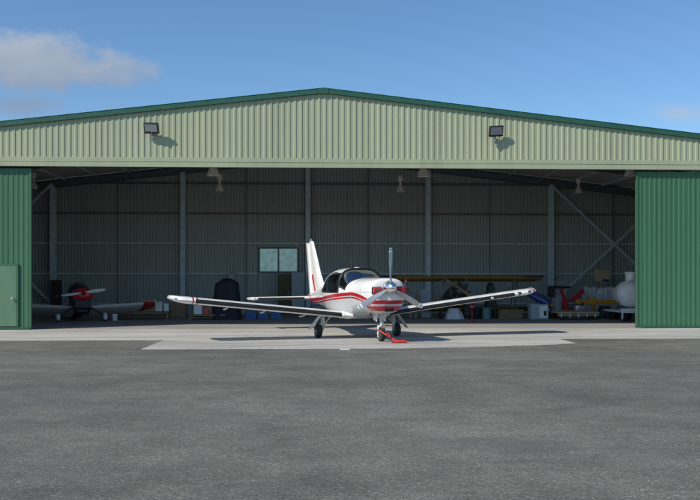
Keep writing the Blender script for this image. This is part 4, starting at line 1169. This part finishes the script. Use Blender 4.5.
drum((482.5, 491, 307.5, 319), 'pale teal drum under the biplane wing', 'teal')
drum((473.5, 481.5, 308.5, 318.6), 'dark drum to the left of the pale teal drum', 'black')
drape('crumpled_cover', (445, 463, 308, 319), 'crumpled grey sheet in a low heap under the biplane engine', 'cover', 'sheetgrey', top=0.5, folds=6, dep=0.7, seed=11)
t, mb, w, h, dp = boxthing('cabinet', None, (529, 547, 304, 319), 'low pale grey cabinet on the floor beneath the striped wing tip', 'cabinet', dep=0.5)
mb.build('cabinet_body', M['greylock'], t, bevel=0.01)
mb = MB(); mb.box((w*0.22, -dp/2-0.008, h*0.5), (w*0.45, 0.014, h*0.8)); mb.build('cabinet_door', M['dullwhite'], t, bevel=0.005)
mb = MB(); mb.box((w*0.30, -dp/2-0.02, h*0.4), (w*0.14, 0.014, h*0.3)); mb.build('vent', M['black'], t)
drape('covered_engine', (484, 497, 284, 317.5), 'dark green cloth cover over an upright load behind the pale teal drum', 'cover', 'darkgreen', top=0.55, folds=6, dep=0.5, seed=31)
t, mb, w, h, dp = boxthing('tool_trolley', None, (463.5, 472, 302, 318), 'dark tool trolley with drawers between the grey heap and the red post stand', 'tool trolley', dep=0.4)
mb = MB(); mb.box((0, 0, h/2+0.05), (w, dp, h-0.10)); mb.build('trolley_body', M['belly'], t, bevel=0.01)
for k in range(4):
    mb = MB(); mb.box((0, -dp/2-0.006, 0.16+(h-0.2)*k/4+0.05), (w-0.05, 0.012, (h-0.2)/4-0.02)); mb.build('drawer', M['engine'], t, bevel=0.004)
for sx in (-1, 1):
    simple_wheel(Matrix.Translation((sx*w*0.38, -dp*0.3, 0)), 0.05, 0.04, t)
    simple_wheel(Matrix.Translation((sx*w*0.38, dp*0.3, 0)), 0.05, 0.04, t)
# red stand
p = G(472, 322.5)
t = thing('red_stand', (p.x, p.y, 0), 'thin red post stand with a small plate head below the striped wing', 'stand')
hh = 16.5/FPX*depth_of(322.5)
mb = MB(); mb.tube([(0, 0, 0.02), (0, 0, hh-0.05)], 0.018, 8); mb.build('post', M['red'], t)
mb = MB(); mb.box((0, 0, hh-0.02), (0.16, 0.14, 0.07)); mb.build('head', M['red'], t, bevel=0.01)
mb = MB()
for a in (0.5, 2.6, 4.7): mb.tube([(0, 0, 0.14), (0.16*cos(a), 0.16*sin(a), 0.012)], 0.012, 6)
mb.build('foot', M['red'], t)

# blue nose pod with yellow hub
p = G(541, 318)
t = thing('blue_microlight', (p.x, p.y, 0), 'blue microlight pod with yellow hub and pink fin near the striped wing tip', 'microlight', rz=radians(-30))
s_ = depth_of(318)/FPX
mb = MB(); rings = []
for (u, r, z) in ((-0.62, 0.06, 1.02), (-0.5, 0.12, 0.98), (-0.2, 0.19, 0.86), (0.15, 0.21, 0.70), (0.35, 0.17, 0.58), (0.42, 0.10, 0.54)):
    rings.append([(u, r*cos(2*pi*k/18), z + r*sin(2*pi*k/18)) for k in range(18)])
mb.loft(rings); mb.build('pod', M['bluepaint'], t)
mb = MB(); mb.lathe([(0.11, 0.0), (0.10, 0.05), (0.05, 0.11), (0.0, 0.13)], (0.42, 0, 0.54), (0.9, -0.1, -0.45), 16); mb.build('hub', M['yellow'], t)
mb = MB(); mb.loft([sym_ring((-0.86, 0.0, 1.06), (-0.40, 0.0, 0.98), 0.06, 'z'), sym_ring((-0.92, -0.5, 1.08), (-0.52, -0.5, 1.04), 0.04, 'z')]); mb.build('fin', M['pink'], t)
mb = MB(); mb.tube([(-0.2, 0.1, 0.7), (-0.3, 0.35, 0.14)], 0.02, 8); mb.tube([(-0.2, -0.1, 0.7), (-0.3, -0.35, 0.14)], 0.02, 8); mb.tube([(0.3, 0, 0.45), (0.34, 0, 0.14)], 0.02, 8); lg = mb.build('undercarriage', M['steel_dark'], t)
for (x, y) in ((-0.3, 0.38), (-0.3, -0.38), (0.34, 0.05)): simple_wheel(Matrix.Translation((x, y, 0)), 0.14, 0.08, lg)
# black drill stand
p = G(551, 316.5)
d0 = depth_of(316.5)/FPX
t = thing('bench_press', (p.x, p.y, 0), 'black machine stand with a dark horizontal arm beside the red hoist', 'machine')
mb = MB(); mb.box((0, 0, 0.03), (0.5, 0.45, 0.06)); mb.build('base', M['black'], t, bevel=0.01)
mb = MB(); mb.tube([(0, 0, 0.06), (0, 0, 0.9)], 0.045, 12); mb.build('post', M['steel_dark'], t)
mb = MB(); mb.box((0, -0.02, (316.5-291.5)*d0), (0.25, 0.30, 0.48)); mb.build('head', M['black'], t, bevel=0.03)
mb = MB(); mb.box((0.48, 0.03, (316.5-287.2)*d0), (0.72, 0.12, 0.10)); mb.build('arm', M['black'], t, bevel=0.01)
mb = MB(); mb.box((0.38, 0.0, (316.5-282)*d0), (0.34, 0.12, 0.06)); mb.lathe([(0.03, 0), (0.05, 0.05), (0.02, 0.09)], (0.38, -0.02, (316.5-281)*d0), (0, 0, 1), 12); mb.build('gauge', M['greylock'], t)

# flat trailer, red hoist, yellow beam
x, y, w, h, z = spot(553, 595, 311.5, 319.3)
tr = thing('flat_trailer', (x, y, 0), 'low flat trailer with a tan deck loaded with red and yellow gear', 'trailer')
mb = MB(); mb.box((0, 0, 0.29), (w, 1.1, 0.06)); mb.build('deck', M['palewood'], tr, bevel=0.005)
mb = MB(); mb.box((0, -0.54, 0.20), (w*0.98, 0.05, 0.10)); mb.box((0, 0.54, 0.20), (w*0.98, 0.05, 0.10)); mb.box((0, 0, 0.20), (0.08, 1.0, 0.08)); mb.build('chassis', M['card'], tr)
mb = MB(); mb.tube([(-w*0.42, 0, 0.15), (w*0.42, 0, 0.15)], 0.0001, 4)
for sx in (-0.36, 0.42):
    for sy in (-0.44, 0.44):
        wl = simple_wheel(Matrix.Translation((sx*w, sy, 0)) @ Matrix.Rotation(pi/2, 4, 'Z'), 0.13, 0.09, tr)
mb = MB()
for i in range(5): mb.box((-w*0.4+i*w*0.2, -0.57, 0.18), (0.05, 0.02, 0.16))
mb.build('stake_pocket', M['steel'], tr)
dR = depth_of(317.0); sR = dR/FPX
p = G(570, 317.0)
t = thing('engine_hoist', (p.x, p.y, 0.32), 'bright red hoist frame with two slanted arms forming a V on the trailer', 'hoist')
def P_(px, py, dy=0.0): return Vector(((px-570)*sR, dy, (317.0-py)*sR - 0.32))
mb = MB(); mb.bar(P_(564.5, 309), P_(564.5, 300), 0.24, 0.20, up=(0, 1, 0)); mb.build('column', M['red'], t, bevel=0.02)
mb = MB(); mb.bar(P_(566, 302), P_(561, 289), 0.12, 0.16, up=(0, 1, 0)); mb.build('arm', M['red'], t, bevel=0.015)
mb = MB(); mb.prism([P_(566, 302.5, -0.08), P_(583, 288, -0.08), P_(584.5, 293, -0.08), P_(574, 301.5, -0.08)], (0, 0.16, 0)); mb.build('arm', M['red'], t, bevel=0.015)
mb = MB(); mb.box(P_(569, 308.2) + Vector((0.1, 0, 0)), (0.7, 0.5, 0.10)); mb.build('base', M['red'], t, bevel=0.01)
mb = MB(); mb.tube([P_(580, 300, -0.1), P_(586, 310.5, -0.1)], 0.02, 8); mb.build('ram', M['steel'], t)
p = G(597, 317.6); sY = depth_of(317.6)/FPX
t = thing('yellow_beam', (p.x, p.y, 0), 'mustard yellow beam on a single post running toward the white tank', 'beam')
def Q_(px, py, dy=0.0): return Vector(((px-597)*sY, dy, (317.6-py)*sY))
mb = MB(); mb.bar(Q_(575.5, 301.5), Q_(622, 302), 0.22, 0.19); mb.build('beam', M['yellow'], t, bevel=0.012)
mb = MB(); mb.box(Q_(592, 301.0, -0.02), (0.26, 0.28, 0.32)); mb.build('clamp', M['yellow'], t, bevel=0.015)
mb = MB(); mb.bar(Q_(592, 305), Q_(593, 316.6), 0.08, 0.08, up=(0, 1, 0)); mb.build('post', M['yellow'], t)
mb = MB(); mb.bar(Q_(618, 306), Q_(618, 316.6), 0.07, 0.07, up=(0, 1, 0)); mb.build('post', M['steel_dark'], t)
mb = MB(); mb.box(Q_(593, 317.2), (0.5, 0.5, 0.04)); mb.build('foot', M['steel_dark'], t)
simple_wheel(Matrix.Translation(Q_(591.5, 317.6, -0.30)), 0.11, 0.08, t)
# board on a rack, grey sheets
p = G(603, 315.6); sB = depth_of(315.6)/FPX
t = thing('display_board', (p.x, p.y+0.3, 0), 'tilted beige board held up on a rack above the yellow beam', 'board')
X = Matrix.Translation((0.05, 0, (315.6-276)*sB)) @ Matrix.Rotation(radians(8), 4, 'Y') @ Matrix.Rotation(radians(-18), 4, 'X')
mb = MB(X); mb.box((0, 0, 0), (0.66, 0.03, 0.54)); mb.build('panel', M['palewood'], t, bevel=0.005)
mb = MB(X); mb.box((0.16, -0.06, -0.20), (0.30, 0.09, 0.10)); mb.build('ledge_tin', M['bluepaint'], t, bevel=0.02)
mb = MB()
for dx in (-0.30, 0.38): mb.tube([(dx, 0.06, 0), (dx, 0.05, (315.6-275)*sB)], 0.02, 8)
mb.tube([(-0.30, 0.05, 0.9), (0.38, 0.05, 0.9)], 0.02, 8)
mb.build('rack', M['steel_dark'], t)
drape('draped_sheet', (555, 566, 288, 316.0), 'grey plastic sheet draped over a tall load left of the red hoist', 'dust sheet', 'sheetgrey', top=0.88, folds=9, dep=0.5, seed=5, amp=0.13)
drape('draped_sheet', (583, 596, 286.5, 316.0), 'grey plastic sheet hanging in folds right behind the red hoist', 'dust sheet', 'sheetgrey', top=0.9, folds=11, dep=0.5, seed=6, amp=0.16)
drape('draped_sheet', (597.5, 619, 287.5, 316.4), 'wide pleated grey sheet draped below the beige board', 'dust sheet', 'sheetgrey', top=0.92, folds=15, dep=0.6, seed=8, amp=0.16)
drape('black_bag', (598, 611, 306, 318), 'slumped black bag on the floor under the yellow beam', 'bag', 'black', top=0.7, folds=5, dep=0.5, seed=21)
x, y, w, h, z = spot(573, 585, 304.5, 311.2, yground=318.6)
t = thing('gearbox', (x, y, z+0.02), 'grey metal machine block on the tan trailer deck beside the red hoist', 'machine part')
mb = MB(); mb.box((0, 0, h*0.4), (w*0.8, 0.3, h*0.8)); mb.build('housing', M['alu'], t, bevel=0.02)
mb = MB(); mb.lathe([(h*0.42, 0), (h*0.42, 0.05), (h*0.2, 0.07), (h*0.1, 0.16), (h*0.08, 0.2)], (-w*0.15, -0.15, h*0.45), (0, -1, 0), 18); mb.build('flange', M['gear'], t)
mb = MB(); mb.lathe([(0.05, 0), (0.05, 0.12), (0.03, 0.14)], (w*0.28, 0, h*0.8), (0, 0, 1), 12); mb.build('cap', M['black'], t)
x, y, w, h, z = spot(612.5, 619.5, 310, 319)
t = thing('spare_wheel', (x, y, h/2), 'spare black wheel standing on edge at the end of the yellow beam', 'wheel')
mb = MB(); mb.lathe([(h*0.28, -0.07), (h*0.44, -0.08), (h*0.5, -0.04), (h*0.5, 0.04), (h*0.44, 0.08), (h*0.28, 0.07)], (0, 0, 0), (0.25, -1, 0), 26); mb.build('tyre', M['rubber'], t)
mb = MB(); mb.lathe([(h*0.27, 0.03), (h*0.12, 0.05), (0.001, 0.06)], (0, 0, 0), (0.25, -1, 0), 20); mb.build('rim', M['alu'], t)
# white tank on a cart by the right door
p = G(631, 321.0); sT = depth_of(321.0)/FPX
t = thing('tank_trailer', (p.x, p.y, 0), 'white round tank with a filler neck on a wheeled frame beside the right door', 'tank trailer')
zc = (321-294)*sT; r = 13.2*sT
mb = MB(); mb.lathe([(0.001, -0.30), (r*0.35, -0.285), (r*0.70, -0.23), (r*0.92, -0.14), (r, 0.0), (r*1.03, 0.01), (r*1.03, 0.06), (r, 0.07), (r, 0.45), (r*0.9, 0.58), (r*0.6, 0.66), (0.001, 0.70)], (0, 0, zc), (0, 1, 0), 36); mb.build('tank', M['dullwhite'], t)
mb = MB(); mb.lathe([(0.19, 0), (0.19, 0.30), (0.22, 0.30), (0.22, 0.36), (0.14, 0.40)], (0.05, 0.2, zc+r*0.92), (0, 0, 1), 20); mb.build('filler_neck', M['dullwhite'], t)
mb = MB(); mb.tube([(0.12, -0.33, zc-0.1), (0.12, -0.36, zc+0.22)], 0.02, 8); mb.lathe([(0.06, 0), (0.06, 0.03)], (0.12, -0.30, zc), (0, -1, 0), 14); mb.build('valve', M['steel_dark'], t)
mb = MB(); mb.box((0, 0.6, 0.36), (0.9, 2.2, 0.08)); mb.box((-0.05, -0.36, 0.42), (0.95, 0.10, 0.14)); mb.bar((-0.46, -0.36, 0.42), (-0.46, -0.36, 0.08), 0.06, 0.06, up=(0, 1, 0)); mb.build('frame', M['dullwhite'], t, bevel=0.01)
for sx in (-0.28, 0.40):
    for sy in (-0.1, 1.3): simple_wheel(Matrix.Translation((sx, sy, 0)), 0.20, 0.14, t)

# ------------------------------------------------------------------ camera, light, sky
cam = bpy.data.objects.new('camera', bpy.data.cameras.new('camera')); COL.objects.link(cam)
cam.location = (CX, 0, HC); cam.rotation_euler = (pi/2, 0, -AZ)
cam.data.sensor_width = 36.0; cam.data.lens = FPX*36.0/700.0; cam.data.shift_y = (HY-250)/700.0
cam.data.clip_end = 4000; cam.data.clip_start = 0.1
SC.camera = cam

ldir = Vector((0.93, 0.62, -1.0)).normalized()
sd = -ldir
elev = math.asin(sd.z); az = atan2(sd.x, sd.y)          # azimuth clockwise from +Y
sun = bpy.data.objects.new('sun', bpy.data.lights.new('sun', 'SUN')); COL.objects.link(sun)
sun.data.energy = 4.4; sun.data.angle = radians(0.53); sun.data.color = (1.0, 0.93, 0.81)
sun.rotation_euler = ldir.to_track_quat('-Z', 'Y').to_euler()

wd = bpy.data.worlds.new('World'); SC.world = wd; wd.use_nodes = True
nt = wd.node_tree; bg = nt.nodes['Background']
sky = nt.nodes.new('ShaderNodeTexSky'); sky.sky_type = 'NISHITA'; sky.sun_disc = False
sky.sun_elevation = elev; sky.sun_rotation = az
sky.air_density = 1.0; sky.dust_density = 0.25; sky.ozone_density = 3.5; sky.altitude = 50
tc = nt.nodes.new('ShaderNodeTexCoord')
sx = nt.nodes.new('ShaderNodeSeparateXYZ'); L(nt, tc.outputs['Generated'], sx.inputs[0])
# clouds live on a far plane of the sky dome toward +Y: u = x/y, v = z/y
yc = mathn(nt, 'MAXIMUM', sx.outputs[1], 0.05)
u = mathn(nt, 'DIVIDE', sx.outputs[0], yc); v = mathn(nt, 'DIVIDE', sx.outputs[2], yc)
cmb = nt.nodes.new('ShaderNodeCombineXYZ'); L(nt, u, cmb.inputs[0]); L(nt, v, cmb.inputs[1])
def sky_uv(px, py):
    d = W(px, py, 1000.0) - Vector((CX, 0, HC)); return d.x/d.y, d.z/d.y
def nz(scale, detail, rough, stretch=(1, 1, 1)):
    mp = nt.nodes.new('ShaderNodeMapping'); mp.inputs['Scale'].default_value = stretch; L(nt, cmb.outputs[0], mp.inputs[0])
    n = nt.nodes.new('ShaderNodeTexNoise'); n.inputs['Scale'].default_value = scale; n.inputs['Detail'].default_value = detail; n.inputs['Roughness'].default_value = rough
    L(nt, mp.outputs[0], n.inputs['Vector']); return n.outputs[0]
n1 = nz(14, 7, 0.55, (1, 1.5, 1)); n2 = nz(50, 6, 0.6)
def cloud(px, py, rx, ry, soft, gain, namp=1.0):
    cu, cv = sky_uv(px, py)
    a = mathn(nt, 'DIVIDE', mathn(nt, 'SUBTRACT', u, cu), rx/FPX); b = mathn(nt, 'DIVIDE', mathn(nt, 'SUBTRACT', v, cv), ry/FPX)
    r = mathn(nt, 'SQRT', mathn(nt, 'ADD', mathn(nt, 'MULTIPLY', a, a), mathn(nt, 'MULTIPLY', b, b)))
    f = mathn(nt, 'SUBTRACT', 1.0, r)
    f = mathn(nt, 'ADD', f, mathn(nt, 'MULTIPLY', mathn(nt, 'SUBTRACT', n1, 0.5), 1.9*namp))
    f = mathn(nt, 'ADD', f, mathn(nt, 'MULTIPLY', mathn(nt, 'SUBTRACT', n2, 0.5), 0.55*namp))
    f = mathn(nt, 'DIVIDE', f, soft, clamp=True)
    f = mathn(nt, 'SMOOTHSTEP', f, 0, 1) if False else mathn(nt, 'MULTIPLY', mathn(nt, 'MULTIPLY', f, f), mathn(nt, 'SUBTRACT', 3.0, mathn(nt, 'MULTIPLY', f, 2.0)))
    return mathn(nt, 'MULTIPLY', f, gain)
c1 = cloud(34, 62, 112, 38, 0.62, 0.95, 0.8)
c1b = cloud(108, 72, 66, 22, 0.7, 0.72, 0.85)
c2 = cloud(22, 106, 56, 16, 0.8, 0.62, 0.8)
c3 = cloud(108, 105, 34, 7, 1.0, 0.22, 0.8)
c4 = cloud(690, 114, 62, 15, 1.1, 0.6, 1.0)
cm = mathn(nt, 'MAXIMUM', mathn(nt, 'MAXIMUM', c1, c1b), mathn(nt, 'MAXIMUM', c2, c3))
gate = mathn(nt, 'GREATER_THAN', sx.outputs[1], 0.06)
cm = mathn(nt, 'MULTIPLY', cm, gate)
# cloud body: dusky mauve underside, brighter where thick at the top
cu, cv = sky_uv(50, 60)
hgt = mathn(nt, 'ADD', mathn(nt, 'MULTIPLY', mathn(nt, 'SUBTRACT', v, cv), FPX/46.0), mathn(nt, 'MULTIPLY', mathn(nt, 'SUBTRACT', n1, 0.5), 1.6))
ccol = ramp(nt, mathn(nt, 'ADD', mathn(nt, 'MULTIPLY', hgt, 0.5), 0.5, clamp=True), [(0.1, (2.6, 3.3, 4.5)), (0.75, (4.3, 4.9, 5.8))])
skyc = mix(nt, 1.0, sky.outputs[0], (0.98, 1.20, 1.34), 'MULTIPLY')
skyc = mix(nt, mathn(nt, 'MULTIPLY', c4, gate), skyc, (4.6, 5.3, 6.6))
L(nt, mix(nt, cm, skyc, ccol), bg.inputs['Color'])
bg.inputs['Strength'].default_value = 0.10

SC.view_settings.view_transform = 'Standard'; SC.view_settings.look = 'None'
SC.view_settings.exposure = 0.0; SC.view_settings.gamma = 1.0
SC.view_settings.use_curve_mapping = False
SC.render.engine = 'CYCLES'
SC.cycles.use_denoising = True
SC.cycles.max_bounces = 10; SC.cycles.diffuse_bounces = 6; SC.cycles.glossy_bounces = 4; SC.cycles.transparent_max_bounces = 8
SC.cycles.sample_clamp_indirect = 8.0
